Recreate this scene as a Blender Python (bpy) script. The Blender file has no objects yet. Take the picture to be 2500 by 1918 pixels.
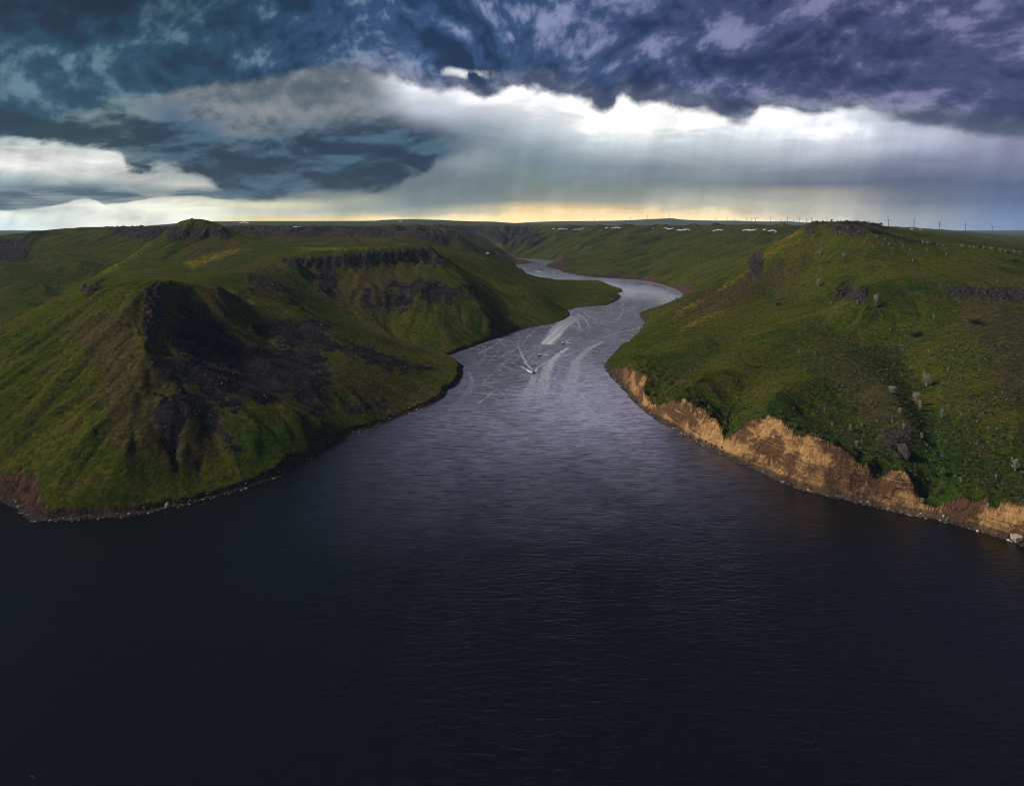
import bpy, bmesh, math, random
import numpy as np
from mathutils import Vector, Matrix
random.seed(7); RNG = np.random.RandomState(11)
S = bpy.context.scene; COL = S.collection

# ------------------------------------------------------------------ camera
F, H, CX, HY = 1388.0, 140.0, 1250.0, 548.0     # focal length in photo pixels, drone height, principal column, eye-level row
cam = bpy.data.cameras.new("camera"); camo = bpy.data.objects.new("camera", cam); COL.objects.link(camo)
cam.sensor_width = 36; cam.lens = 36 * F / 2500.0
camo.location = (0, 0, H); camo.rotation_euler = (math.pi / 2, 0, 0)
cam.shift_y = -(959 - HY) / 2500.0
cam.clip_start = 1; cam.clip_end = 60000
S.camera = camo
S.render.resolution_x, S.render.resolution_y = 1024, 785

# ------------------------------------------------------------------ world
SUN_AZ, SUN_EL = math.radians(-90), math.radians(37)   # left of the view, low, behind broken cloud
W = bpy.data.worlds.new("World"); S.world = W; W.use_nodes = True
nt = W.node_tree; nt.nodes.clear()
class NB:                                        # tiny node builder
    def __init__(s, nt): s.nt = nt
    def n(s, t, **k):
        x = s.nt.nodes.new(t)
        for a, b in k.items(): setattr(x, a, b)
        return x
    def set(s, sock, v):
        if isinstance(v, bpy.types.NodeSocket): s.nt.links.new(v, sock)
        elif v is not None: sock.default_value = v
    def m(s, op, a, b=None, c=None, clamp=False):
        x = s.n('ShaderNodeMath', operation=op, use_clamp=clamp)
        for i, v in enumerate((a, b, c)):
            if v is not None: s.set(x.inputs[i], v)
        return x.outputs[0]
    def vm(s, op, a, b=None, sc=None):
        x = s.n('ShaderNodeVectorMath', operation=op)
        s.set(x.inputs[0], a)
        if b is not None: s.set(x.inputs[1], b)
        if sc is not None: s.set(x.inputs['Scale'], sc)
        return x.outputs['Vector']
    def xyz(s, a, b, c):
        x = s.n('ShaderNodeCombineXYZ'); s.set(x.inputs[0], a); s.set(x.inputs[1], b); s.set(x.inputs[2], c); return x.outputs[0]
    def ramp(s, fac, stops, interp='LINEAR'):
        x = s.n('ShaderNodeValToRGB'); cr = x.color_ramp; cr.interpolation = interp
        while len(cr.elements) > 1: cr.elements.remove(cr.elements[-1])
        for i, (p, c) in enumerate(stops):
            e = cr.elements[0] if i == 0 else cr.elements.new(min(1, max(0, p)))
            e.position = min(1, max(0, p)); e.color = (c if len(c) == 4 else (*c, 1))
        s.set(x.inputs[0], fac); return x.outputs[0]
    def mix(s, f, a, b, blend='MIX'):
        x = s.n('ShaderNodeMix', data_type='RGBA', blend_type=blend)
        s.set(x.inputs[0], f); s.set(x.inputs[6], a); s.set(x.inputs[7], b); return x.outputs[2]
    def noise(s, vec, scale, detail=6, rough=.55, dist=0.0, lac=2.0, col=False):
        x = s.n('ShaderNodeTexNoise'); x.noise_dimensions = '3D'
        s.set(x.inputs['Vector'], vec); s.set(x.inputs['Scale'], scale); s.set(x.inputs['Detail'], detail)
        s.set(x.inputs['Roughness'], rough); s.set(x.inputs['Distortion'], dist); s.set(x.inputs['Lacunarity'], lac)
        return x.outputs['Color'] if col else x.outputs[0]
    def curve(s, fac, pts, smooth=True):
        x = s.n('ShaderNodeFloatCurve'); c = x.mapping.curves[0]
        x.mapping.use_clip = False
        while len(c.points) > 2: c.points.remove(c.points[1])
        c.points[0].location = pts[0]; c.points[1].location = pts[-1]
        for p in pts[1:-1]: c.points.new(*p)
        for p in c.points: p.handle_type = 'AUTO_CLAMPED' if smooth else 'VECTOR'
        x.mapping.update(); s.set(x.inputs['Value'], fac); return x.outputs[0]
    def sstep(s, v, lo, hi, a=0.0, b=1.0, smooth=True):
        x = s.n('ShaderNodeMapRange', interpolation_type='SMOOTHSTEP' if smooth else 'LINEAR')
        for i, q in enumerate((v, lo, hi, a, b)): s.set(x.inputs[i], q)
        return x.outputs[0]
def lin(c): return tuple(((v / 255 + .055) / 1.055) ** 2.4 if v > 10 else v / 255 / 12.92 for v in c)
b = NB(nt)
tc = b.n('ShaderNodeTexCoord')
sep = b.n('ShaderNodeSeparateXYZ'); nt.links.new(tc.outputs['Generated'], sep.inputs[0])
dx, dy, dz = sep.outputs
# the sky is described by azimuth (as photo column) and tangent of elevation (as photo row)
az = b.m('ARCTAN2', dx, dy)
azc = b.m('MINIMUM', b.m('MAXIMUM', az, -0.95), 0.95)
PX = b.m('ADD', b.m('MULTIPLY', b.m('TANGENT', azc), F), CX)
hor = b.m('MAXIMUM', b.m('SQRT', b.m('ADD', b.m('MULTIPLY', dx, dx), b.m('MULTIPLY', dy, dy))), .05)
ca = b.m('COSINE', azc)
PY = b.m('SUBTRACT', HY, b.m('MULTIPLY', b.m('DIVIDE', b.m('DIVIDE', dz, hor), ca), F))
# cloud-deck coordinates: intersection with a high layer, so detail closes up towards the horizon
el = b.m('DIVIDE', dz, hor)
cu = b.m('MULTIPLY', az, 1.15); cv = b.m('LOGARITHM', b.m('ADD', b.m('MAXIMUM', el, 0.0), 0.22), math.e)
cv = b.m('SUBTRACT', b.m('MULTIPLY', cv, .86), b.m('MULTIPLY', az, .22))
q0 = b.xyz(cu, cv, 0.0)
warp = b.vm('SCALE', b.vm('SUBTRACT', b.noise(q0, 1.6, 1, .5, col=True), (.5, .5, .5)), sc=0.30)
q = b.vm('ADD', q0, warp)
warp2 = b.vm('SCALE', b.vm('SUBTRACT', b.noise(q, 6.0, 2, .5, col=True), (.5, .5, .5)), sc=0.05)
q = b.vm('ADD', q, warp2); qf = b.vm('MULTIPLY', q, (1, .68, 1))
def puffs(v, d=7): return b.noise(v, 4.0, d, .50)
up_ = (0.01, 0.06, 0)
n1 = puffs(q); n1l = puffs(q, 5); n1b = puffs(b.vm('ADD', q, up_), 5)      # second sample nearer overhead: crests catch the light
n2 = b.noise(qf, 10.5, 7, .6); n2b = b.noise(b.vm('ADD', qf, (0.004, 0.02, 0)), 10.5, 6, .58)
relief = b.m('ADD', b.m('MULTIPLY', b.m('SUBTRACT', n1l, n1b), 3.3), b.m('MULTIPLY', b.m('SUBTRACT', n2, n2b), 2.7))
nlow = b.noise(q, 1.5, 2, .5)
edge_n = b.m('ADD', b.m('MULTIPLY', b.m('SUBTRACT', n1, .5), 130), b.m('MULTIPLY', b.m('SUBTRACT', n2, .5), 90))
ufac = b.m('DIVIDE', b.m('ADD', PX, 400), 3300.0)
def U(px): return (px + 400) / 3300
def edgecurve(pts): return b.m('MULTIPLY', b.curve(ufac, [(U(p), y / 600) for p, y in pts]), 600.0)
# smooth warps of the lookup so that no column of the gradient reads as a column
PXw = b.m('ADD', PX, b.m('MULTIPLY', b.m('SUBTRACT', b.noise(q0, 1.7, 4, .5), .5), 160))
PYw = b.m('ADD', PY, b.m('MULTIPLY', b.m('SUBTRACT', b.noise(b.vm('ADD', q0, (5, 3, 1)), 2.3, 5, .55), .5), 34))
vfac = b.m('DIVIDE', PYw, 600.0)
BG = {
 0: [(300,(150,170,178)),(345,(185,195,195)),(385,(225,226,222)),(415,(240,240,236)),(435,(165,182,188)),(458,(110,135,148)),(505,(190,200,195)),(518,(240,242,228)),(545,(222,240,236)),(575,(236,242,236))],
 250: [(300,(150,168,175)),(350,(190,200,200)),(385,(228,228,224)),(400,(246,246,242)),(440,(200,205,203)),(455,(140,158,166)),(485,(200,205,200)),(500,(247,247,230)),(545,(246,248,236))],
 450: [(300,(120,135,142)),(425,(165,172,172)),(450,(205,205,198)),(470,(120,135,140)),(488,(235,232,212)),(505,(242,240,216)),(545,(240,240,222))],
 650: [(260,(120,125,130)),(440,(90,108,115)),(478,(115,128,128)),(495,(222,216,178)),(512,(198,200,182)),(528,(215,205,160)),(540,(238,212,135))],
 850: [(200,(190,193,200)),(235,(165,170,182)),(280,(98,108,130)),(320,(62,84,108)),(455,(80,102,112)),(485,(160,162,146)),(510,(150,155,145)),(528,(215,195,140)),(540,(240,212,145))],
 1000: [(195,(238,239,243)),(240,(226,229,238)),(290,(172,178,196)),(320,(130,140,160)),(330,(95,108,130)),(380,(98,112,128)),(440,(112,126,132)),(500,(122,134,134)),(522,(170,166,142)),(541,(222,204,150))],
 1150: [(200,(243,243,246)),(250,(232,234,240)),(295,(165,176,189)),(325,(134,147,160)),(340,(122,136,147)),(395,(140,153,158)),(440,(112,127,133)),(495,(124,134,132)),(515,(186,178,148)),(540,(228,204,150))],
 1300: [(225,(243,243,243)),(270,(236,238,241)),(315,(196,205,213)),(355,(150,165,175)),(395,(120,138,148)),(440,(124,138,137)),(492,(136,138,130)),(512,(226,198,142)),(541,(246,206,140))],
 1500: [(245,(247,246,242)),(310,(246,246,243)),(345,(222,228,231)),(375,(180,192,199)),(410,(135,149,158)),(455,(122,134,136)),(495,(146,147,134)),(515,(226,194,134)),(545,(242,207,150))],
 1700: [(265,(247,246,240)),(312,(238,239,240)),(350,(206,213,219)),(385,(168,177,186)),(420,(136,145,153)),(445,(123,131,136)),(468,(158,160,150)),(495,(190,186,166)),(515,(226,204,158)),(545,(246,218,158))],
 2000: [(280,(240,242,248)),(335,(232,235,244)),(375,(196,200,213)),(415,(128,134,154)),(448,(108,112,130)),(468,(168,164,154)),(500,(182,177,162)),(545,(202,193,170))],
 2250: [(290,(168,173,198)),(330,(196,199,218)),(360,(178,182,206)),(392,(128,133,158)),(440,(90,98,126)),(495,(105,109,130)),(525,(140,140,142)),(560,(150,156,170))],
 2500: [(300,(108,108,140)),(345,(134,134,164)),(395,(126,126,156)),(450,(84,95,132)),(505,(84,100,146)),(580,(122,142,184))],
}
def ramps(table, px):
    ks = sorted(table); out = None
    for i, k in enumerate(ks):
        r = b.ramp(vfac, [(y / 600, lin(c)) for y, c in table[k]])
        out = r if out is None else b.mix(b.sstep(px, ks[i - 1], k), out, r)
    return out
bg = ramps(BG, PXw)
# rain shafts and soft billow in the far sky
shaft = b.noise(b.xyz(b.m('DIVIDE', b.m('ADD', PX, b.m('MULTIPLY', PY, .25)), 62.0), b.m('DIVIDE', PY, 300.0), 0.0), 1.0, 4, .6)
soft = b.noise(b.xyz(b.m('DIVIDE', PX, 150.0), b.m('DIVIDE', PY, 42.0), 0.0), 1.0, 6, .55, .6)
gain = b.m('ADD', 1.0, b.m('ADD', b.m('MULTIPLY', b.m('MULTIPLY', b.m('SUBTRACT', shaft, .5), b.sstep(PY, 230, 380)), .55), b.m('MULTIPLY', b.m('SUBTRACT', soft, .5), b.sstep(PX, 700, 350, .55, 1.5))))
gain = b.m('MULTIPLY', gain, b.sstep(PY, 455, 548, 1.0, 1.6))
gain = b.m('MULTIPLY', gain, b.sstep(b.m('MULTIPLY', b.sstep(n1, .42, .30), b.m('MULTIPLY', b.sstep(PX, 620, 420), b.sstep(PY, 500, 440))), 0, 1, 1.0, .45))
bg = b.vm('SCALE', bg, sc=gain)
lum = b.n('ShaderNodeRGBToBW'); nt.links.new(bg, lum.inputs[0])
bg = b.vm('SCALE', bg, sc=b.m('ADD', 1.0, b.m('MULTIPLY', b.sstep(PX, 760, 980), b.sstep(lum.outputs[0], .66, .95, 0.0, .38))))      # the gap is brighter than the film can hold
# upper deck colour: dark hollows to lit crests, teal at the left to violet at the right
tone = b.m('ADD', b.m('ADD', .40, relief), b.m('ADD', b.m('MULTIPLY', b.m('SUBTRACT', nlow, .5), .8), b.m('MULTIPLY', b.m('SUBTRACT', n1, .5), .6)))
tone = b.sstep(tone, -.28, 1.30)
def huemix(l, m_, r):
    return b.mix(b.sstep(PXw, 1100, 2100), b.mix(b.sstep(PXw, 350, 1150), (*lin(l), 1), (*lin(m_), 1)), (*lin(r), 1))
dark, midc, light = huemix((10,36,58), (20,44,76), (34,42,82)), huemix((28,66,90), (50,76,118), (66,70,110)), huemix((98,130,144), (138,150,186), (128,126,166))
deck = b.mix(b.sstep(tone, .45, 1.0), b.mix(b.sstep(tone, 0, .5), dark, midc), light)
deck = b.mix(b.m('MULTIPLY', b.sstep(PX, 800, 350), b.sstep(PYw, 110, 30)), deck, b.vm('MULTIPLY', deck, (.5, .55, .6)))
# shelf cloud on the left
eS = edgecurve([(-400,345),(0,338),(90,338),(200,345),(290,378),(335,420),(400,415),(460,425),(520,455),(600,486),(660,484),(760,466),(900,460),(980,448),(1040,425),(1090,392),(1130,375),(1200,360),(1300,340),(2900,300)])
dS = b.m('SUBTRACT', eS, b.m('ADD', PY, b.m('ADD', b.m('MULTIPLY', edge_n, .85), b.m('MULTIPLY', b.m('SUBTRACT', b.noise(b.vm('MULTIPLY', q, (1, .6, 1)), 9.0, 6, .62), .5), b.sstep(PX, 700, 400, 20.0, 95.0)))))
mS = b.m('MULTIPLY', b.sstep(dS, -10, 16), b.sstep(b.m('ADD', b.m('ADD', PXw, b.m('MULTIPLY', edge_n, .9)), b.m('MULTIPLY', b.sstep(PY, 380, 250), 160.0)), 1200, 1010))
shelfc = b.mix(b.sstep(b.m('ADD', dS, b.m('MULTIPLY', edge_n, 1.2)), 115, 215), b.mix(b.sstep(tone, .1, .75), (*lin((14,40,62)),1), (*lin((66,96,118)),1)), b.mix(b.sstep(tone, 0, 1), (*lin((82,94,104)),1), (*lin((140,143,148)),1)))
shelfc = b.mix(b.sstep(PXw, 420, 300), shelfc, b.mix(b.sstep(tone, .1, .9), (*lin((16,46,62)),1), (*lin((112,136,140)),1)))
# upper deck, torn lower edge
eD = edgecurve([(-400,300),(0,300),(150,290),(300,252),(400,232),(500,214),(640,188),(740,166),(820,166),(900,192),(1000,218),(1060,230),(1130,206),(1190,226),(1245,212),(1330,218),(1380,240),(1440,245),(1482,270),(1525,238),(1560,256),(1610,254),(1650,276),(1740,272),(1820,292),(1870,272),(2000,288),(2090,280),(2150,300),(2250,306),(2350,318),(2500,322),(2900,330)])
dD = b.m('SUBTRACT', eD, b.m('ADD', PY, b.m('MULTIPLY', edge_n, .7)))
mD = b.sstep(dD, -9, 16)
rim = b.mix(b.sstep(tone, 0, 1), (*lin((82,88,112)),1), (*lin((150,152,172)),1))
deck2 = b.mix(b.m('MULTIPLY', b.m('MULTIPLY', b.sstep(dD, 62, 8), b.sstep(PXw, 820, 980)), .85), deck, rim)
# low strip far left
eLt = edgecurve([(-400,458),(0,456),(150,452),(300,458),(400,472),(460,458),(560,458),(640,440),(2900,440)])
eLb = edgecurve([(-400,515),(0,512),(100,506),(170,492),(215,482),(260,498),(340,490),(400,479),(470,480),(540,488),(620,484),(700,470),(2900,460)])
pyl = b.m('ADD', PY, b.m('MULTIPLY', edge_n, .35))
mL = b.m('MULTIPLY', b.m('MULTIPLY', b.sstep(b.m('SUBTRACT', pyl, eLt), -4, 14), b.sstep(b.m('SUBTRACT', eLb, pyl), -2, 5)), b.sstep(PX, 640, 520))
lowc = b.mix(b.sstep(b.noise(b.xyz(b.m('DIVIDE', PX, 170.0), b.m('DIVIDE', PY, 13.0), 3.0), 1.0, 5, .55, .4), .42, .68), (*lin((46,78,98)),1), (*lin((142,152,156)),1))
mL = b.m('MULTIPLY', mL, .95)
sky = b.mix(mL, bg, lowc)
sky = b.mix(mS, sky, shelfc)
sky = b.mix(mD, sky, deck2)
# bright tear between deck and lobe
tear = b.m('MULTIPLY', b.sstep(b.m('ABSOLUTE', b.m('SUBTRACT', b.m('ADD', PYw, b.m('MULTIPLY', edge_n, .4)), b.m('ADD', 172, b.m('MULTIPLY', b.m('SUBTRACT', PX, 1110), .05)))), 17, 2), b.m('MULTIPLY', b.sstep(PXw, 1010, 1110), b.sstep(PXw, 1220, 1130)))
sky = b.mix(b.m('MULTIPLY', tear, b.sstep(n2, .40, .52)), sky, (*lin((235,238,242)), 1))
sky = b.mix(b.sstep(el, .40, .75), sky, b.mix(b.sstep(tone, 0, 1), (*lin((26,29,36)), 1), (*lin((84,86,94)), 1)))
cloudbg = b.n('ShaderNodeBackground'); b.set(cloudbg.inputs[0], sky); cloudbg.inputs[1].default_value = 1.0
st = b.n('ShaderNodeTexSky', sky_type='NISHITA', sun_disc=False, sun_elevation=SUN_EL, sun_rotation=SUN_AZ)
airbg = b.n('ShaderNodeBackground'); b.set(airbg.inputs[0], st.outputs[0]); airbg.inputs[1].default_value = 0.08
ms = b.n('ShaderNodeMixShader'); ms.inputs[0].default_value = 0.95     # the clear sky shows a little through thin cloud
nt.links.new(airbg.outputs[0], ms.inputs[1]); nt.links.new(cloudbg.outputs[0], ms.inputs[2])
wo = b.n('ShaderNodeOutputWorld'); nt.links.new(ms.outputs[0], wo.inputs[0])
W.cycles.sampling_method = 'MANUAL'; W.cycles.sample_map_resolution = 1024

# ------------------------------------------------------------------ sun, exposure
sun = bpy.data.lights.new("sun", 'SUN'); sun.energy = 3.4; sun.angle = math.radians(6); sun.color = (1.0, .93, .80)
suno = bpy.data.objects.new("sun", sun); COL.objects.link(suno)
sd = Vector((math.sin(SUN_AZ) * math.cos(SUN_EL), math.cos(SUN_AZ) * math.cos(SUN_EL), math.sin(SUN_EL)))
suno.rotation_euler = sd.to_track_quat('Z', 'Y').to_euler(); suno.location = sd * 500 + Vector((0, 500, 0))
S.view_settings.view_transform = 'Standard'; S.view_settings.look = 'None'
S.view_settings.exposure = 0; S.view_settings.gamma = 1
S.cycles.use_denoising = True; S.cycles.pixel_filter_type = 'BLACKMAN_HARRIS'; S.cycles.filter_width = 1.05
S.cycles.max_bounces = 5; S.cycles.diffuse_bounces = 2; S.cycles.glossy_bounces = 2; S.cycles.volume_bounces = 0
S.cycles.transparent_max_bounces = 6

# ------------------------------------------------------------------ helpers
def tag(o, label=None, cat=None, group=None, kind=None):
    for k, v in (('label', label), ('category', cat), ('group', group), ('kind', kind)):
        if v: o[k] = v
    return o
def npmesh(name, co, faces, mats=(), smooth=True, parent=None, attrs=None, mat_index=None):
    """co (n,3); faces: (m,4) or (m,3) int array"""
    me = bpy.data.meshes.new(name); faces = np.asarray(faces, dtype=np.int32); k = faces.shape[1]
    me.vertices.add(len(co)); me.vertices.foreach_set('co', np.asarray(co, dtype=np.float32).ravel())
    me.loops.add(faces.size); me.loops.foreach_set('vertex_index', faces.ravel())
    me.polygons.add(len(faces)); me.polygons.foreach_set('loop_start', np.arange(0, faces.size, k, dtype=np.int32))
    me.polygons.foreach_set('use_smooth', np.full(len(faces), smooth))
    if mat_index is not None: me.polygons.foreach_set('material_index', np.asarray(mat_index, dtype=np.int32))
    me.update(calc_edges=True)
    for m in mats: me.materials.append(m)
    for an, av in (attrs or {}).items():
        a = me.attributes.new(an, 'FLOAT', 'POINT'); a.data.foreach_set('value', np.asarray(av, dtype=np.float32).ravel())
    o = bpy.data.objects.new(name, me); COL.objects.link(o)
    if parent: o.parent = parent
    return o
_perm = np.random.RandomState(3).permutation(4096)
_ang = np.random.RandomState(5).rand(4096) * 2 * np.pi
_gx, _gy = np.cos(_ang), np.sin(_ang)
def perlin(x, y, seed=0):
    xi, yi = np.floor(x).astype(np.int64), np.floor(y).astype(np.int64); xf, yf = x - xi, y - yi
    u, v = xf**3*(xf*(xf*6-15)+10), yf**3*(yf*(yf*6-15)+10)
    def g(ix, iy, fx, fy):
        h = _perm[(_perm[(ix + seed * 131) & 4095] + iy) & 4095]
        return _gx[h] * fx + _gy[h] * fy
    a = g(xi, yi, xf, yf); c = g(xi+1, yi, xf-1, yf); d = g(xi, yi+1, xf, yf-1); e = g(xi+1, yi+1, xf-1, yf-1)
    return ((a + u*(c-a)) * (1-v) + (d + u*(e-d)) * v) * 1.5
def fbm(x, y, oct=5, seed=0, gain=.5, ridged=False):
    s = 0; a = 1; t = 0
    for i in range(oct):
        n = perlin(x * 2**i + 17.3*i, y * 2**i - 9.1*i, seed + i)
        if ridged: n = 1 - 2 * np.abs(n)
        s = s + a * n; t += a; a *= gain
    return s / t
def erosion(x, y, gx, gy, lam, seed=0):
    """cosine furrows that run down the slope (gx,gy) : -1..1"""
    X, Y = x / lam, y / lam; ix, iy = np.floor(X), np.floor(Y)
    gl = np.sqrt(gx*gx + gy*gy) + 1e-6; sx, sy = -gy/gl, gx/gl
    num = np.zeros_like(x); den = np.zeros_like(x)
    for i in (-1, 0, 1):
        for j in (-1, 0, 1):
            h = _perm[(_perm[(ix.astype(np.int64)+i+seed*77) & 4095] + iy.astype(np.int64)+j) & 4095]
            cx = ix + i + .5 + .45*_gx[h]; cy = iy + j + .5 + .45*_gy[h]
            ddx, ddy = X - cx, Y - cy; w = np.exp(-(ddx*ddx + ddy*ddy) * 2.2)
            num += w * np.cos((ddx*sx + ddy*sy) * 2*np.pi*1.15 + _ang[h]); den += w
    return num / den
def sm(x, lo, hi):
    t = np.clip((x - lo) / (hi - lo), 0, 1); return t*t*(3-2*t)
def A(px): return (px - CX) / F
def Zof(py, D): return H - (py - HY) * D / F
def Dw(py): return F * H / (py - HY)

# ------------------------------------------------------------------ shore lines (photo column, photo row of the water's edge)
LSH = [(-2200,1090),(-900,1110),(-400,1160),(-150,1192),(0,1225),(45,1248),(85,1275),(160,1272),(300,1262),(430,1240),(560,1205),(640,1178),(690,1160),(712,1142),(760,1120),(830,1070),(930,1035),(1000,1008),(1060,985),(1088,966),(1090,955),(1118,938),(1130,915),(1130,893),(1112,878),(1095,868),(1150,848),(1200,830),(1250,811),(1290,800),(1340,792),(1380,780),(1392,768),(1385,757),(1420,748),(1480,745),(1512,731),(1517,722),(1500,716),(1522,712),(1518,706),(1490,695),(1460,684),(1400,683),(1315,682),(1280,668),(1240,647),(1270,645.5),(1290,643.5),(1302,641.5),(1295,638),(1280,635),(1260,632),(1236,629)]
RSH = [(1236,628.5),(1300,631.5),(1356,637),(1338,644),(1330,651),(1345,654),(1365,659),(1372,664),(1410,672),(1460,678),(1500,680),(1560,683),(1600,689),(1650,705),(1668,716),(1673,725),(1650,740),(1600,752),(1562,764),(1563,776),(1575,785),(1566,800),(1560,812),(1530,838),(1515,842),(1500,862),(1480,880),(1475,893),(1482,908),(1500,930),(1528,958),(1550,985),(1590,1018),(1630,1040),(1690,1078),(1750,1105),(1800,1130),(1850,1150),(1950,1195),(2060,1220),(2180,1250),(2290,1270),(2400,1300),(2500,1335),(2700,1400),(3400,1640),(4200,1900)]
def XY(px, D): return np.array([A(px) * D, D])
wat = [XY(px, Dw(py)) for px, py in LSH] + [XY(px, Dw(py)) for px, py in RSH] + [XY(4200, -500), np.array([-900., -500.])]
wat = np.array(wat, dtype=float)
def sdf_poly(x, y, poly, closed=True):
    """positive outside the polygon"""
    d2 = np.full(x.shape, 1e18); inside = np.zeros(x.shape, bool); n = len(poly)
    for i in range(n if closed else n-1):
        ax, ay = poly[i]; bx, by = poly[(i+1) % n]; ex, ey = bx-ax, by-ay; L = ex*ex+ey*ey+1e-9
        t = np.clip(((x-ax)*ex + (y-ay)*ey)/L, 0, 1)
        d2 = np.minimum(d2, (x-ax-t*ex)**2 + (y-ay-t*ey)**2)
        c = ((ay <= y) & (by > y)) | ((by <= y) & (ay > y))
        with np.errstate(divide='ignore', invalid='ignore'):
            xi = ax + (y-ay)/(by-ay if by != ay else 1e-9)*ex
        inside ^= c & (x < xi)
    d = np.sqrt(d2)
    return np.where(inside, -d, d)

# ------------------------------------------------------------------ relief: control points (column, row, distance) -> height
CP = []                                   # (a, ln D, Z)
def c(*pts):
    for px, py, D in pts: CP.append((A(px), math.log(D), Zof(py, D)))
def z(*pts):
    for px, D, Z in pts: CP.append((A(px), math.log(D), Z))
def line(pts, step=28, raw=False):
    q = [(A(p[0]), math.log(p[1] if raw else p[2]), p[2] if raw else Zof(p[1], p[2])) for p in pts]
    for i in range(len(q)-1):
        L = math.hypot(q[i+1][0]-q[i][0], q[i+1][1]-q[i][1]); k = max(1, int(L*F/step))
        for j in range(k + (i == len(q)-2)):
            t = j/k; CP.append(tuple(q[i][m]*(1-t)+q[i+1][m]*t for m in range(3)))
# ground level at the shore, and the height of the bluffs the lake has cut into the right bank (column, height)
BL = [(1356,3),(1460,3),(1560,2),(1673,1.5),(1674,1.5)]
def shore_ctrl(sh, hfun, step=26):
    for i in range(len(sh)-1):
        (p0, y0), (p1, y1) = sh[i], sh[i+1]
        L = math.hypot(p1-p0, (y1-y0)); k = max(1, int(L/step))
        for j in range(k):
            t = j/k; px = p0+(p1-p0)*t; py = y0+(y1-y0)*t; D = Dw(py)
            CP.append((A(px), math.log(D), hfun(px, py)))
zl = [(-2200,4),(-150,5),(0,6),(48,6.5),(60,2),(110,.8),(130,3),(200,3.5),(215,1),(395,.8),(410,1),(660,1),(690,4),(720,3),(745,1),(765,2),(815,2),(830,1),(1000,.8),(1088,3),(1130,3),(1200,1),(1400,1.2),(1517,2.5),(1700,1)]
zr = [(1475,2.5),(1500,10),(1535,15),(1556,20),(1564,5),(1580,2),(1592,4),(1610,16),(1660,21),(1700,31),(1719,38),(1727,24),(1738,9),(1750,3),(1757,11),(1800,19),(1838,27),(1856,36),(1868,31),(1890,34),(1896,15),(1908,9),(1925,22),(1952,33),(1985,30),(2006,20),(2020,10),(2034,24),(2062,17),(2090,16),(2110,7),(2140,6),(2160,13),(2178,30),(2192,22),(2216,15),(2224,3),(2250,2),(2282,3),(2300,8),(2350,10),(2400,9.5),(2440,12),(2500,12),(4200,12)]
def itp(tab, v): return float(np.interp(v, [t[0] for t in tab], [t[1] for t in tab]))
shore_ctrl(LSH, lambda px, py: itp(zl, px) if py > 700 else 1.0)
shore_ctrl(RSH, lambda px, py: itp(zr, px) if py > 890 else (2.5 if py < 700 and px < 1640 else 1.5))
# --- middle of the lake, so the banks keep their own slopes
z((1250,150,-20),(600,200,-20),(1900,200,-20),(1250,300,-20),(1300,420,-15),(1340,560,-12),(1400,700,-12),(1440,850,-12),(1560,1100,-12),(1540,1350,-12),(1350,1600,-10),(1290,1900,-8),(3000,100,-20),(-500,150,-20))
# --- front left headland
line([(205,705,462),(250,702,458),(300,697,452),(345,692,448),(388,689,442)])
c((300,706,430),(240,712,440))
line([(164,731,452),(80,775,446),(0,815,440),(-150,870,436),(-400,930,436),(-900,1000,430)], 40)
line([(388,692,438),(372,740,418),(358,790,398),(350,830,374),(344,890,352),(338,950,338),(332,1080,302),(320,1180,284)], 30)
c((180,820,395),(100,900,362),(0,1000,332),(100,1000,334),(200,950,345),(150,1120,296),(-150,1050,330),(230,1060,305),(450,1040,322),(420,1130,302),(550,1080,322),(640,1080,330))
line([(412,712,440),(420,745,428),(400,800,404),(398,860,380)], 30)
line([(400,694,446),(457,696,492),(500,697,508),(536,699,512),(575,722,524),(616,753,532),(655,748,560),(690,744,574),(730,752,578),(765,776,576),(860,815,575),(980,850,568),(1090,880,560)], 26)
c((480,760,468),(520,800,452),(600,830,455),(560,850,430),(660,880,432),(700,910,420),(760,930,412),(820,930,424),(900,945,432),(960,945,452),(1030,955,462),(620,930,404))
line([(395,860,378),(450,880,374),(520,908,373),(600,952,368),(700,997,364),(790,1030,368)], 30)
line([(500,885,398),(600,925,396),(700,965,388),(780,1000,386)], 30)
line([(650,836,482),(700,838,484),(780,850,486),(840,856,490),(900,872,492),(980,895,498),(1050,915,505)], 28)
c((740,810,520),(790,800,528),(720,800,534),(840,850,505),(920,855,520),(1000,885,520),(690,870,455),(780,890,455))
# --- behind: saddle, butte, mesa
c((250,683,600),(300,680,605),(370,684,600),(450,684,600),(520,698,585),(600,705,600),(660,712,640))
z((350,525,80),(250,530,76),(480,550,72),(580,570,60))
line([(428,552,1012),(440,543,1012),(452,538,1011),(470,536,1010),(490,538,1008),(510,543,1005),(528,550,1004),(542,558,1000)], 10)
line([(415,558,1000),(405,572,992),(430,577,978),(480,577,978),(530,574,982),(556,573,992)], 20)
z((440,1060,140),(500,1060,136),(470,1150,118),(420,1150,118),(560,1100,118))
line([(424,560,1000),(385,583,965),(350,608,930),(280,650,860),(215,691,730),(150,742,600)], 30)
c((420,640,850),(350,655,780),(500,640,830),(560,600,920),(600,600,930),(640,592,980),(590,640,800),(660,620,850),(500,600,920),(540,660,740))
line([(700,600,985),(800,600,985),(900,600,985),(1000,601,960),(1045,604,925)], 40)
line([(690,632,800),(760,634,806),(800,629,818),(860,623,835),(900,620,848),(960,615,868),(1010,610,888),(1050,604,905)], 24)
line([(700,646,794),(760,651,798),(800,648,808),(860,645,824),(900,643,836),(960,637,856),(1010,632,876),(1052,628,892),(1068,626,902)], 22)
c((740,612,900),(850,607,920),(960,604,930),(680,600,960),(680,640,790))
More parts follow.
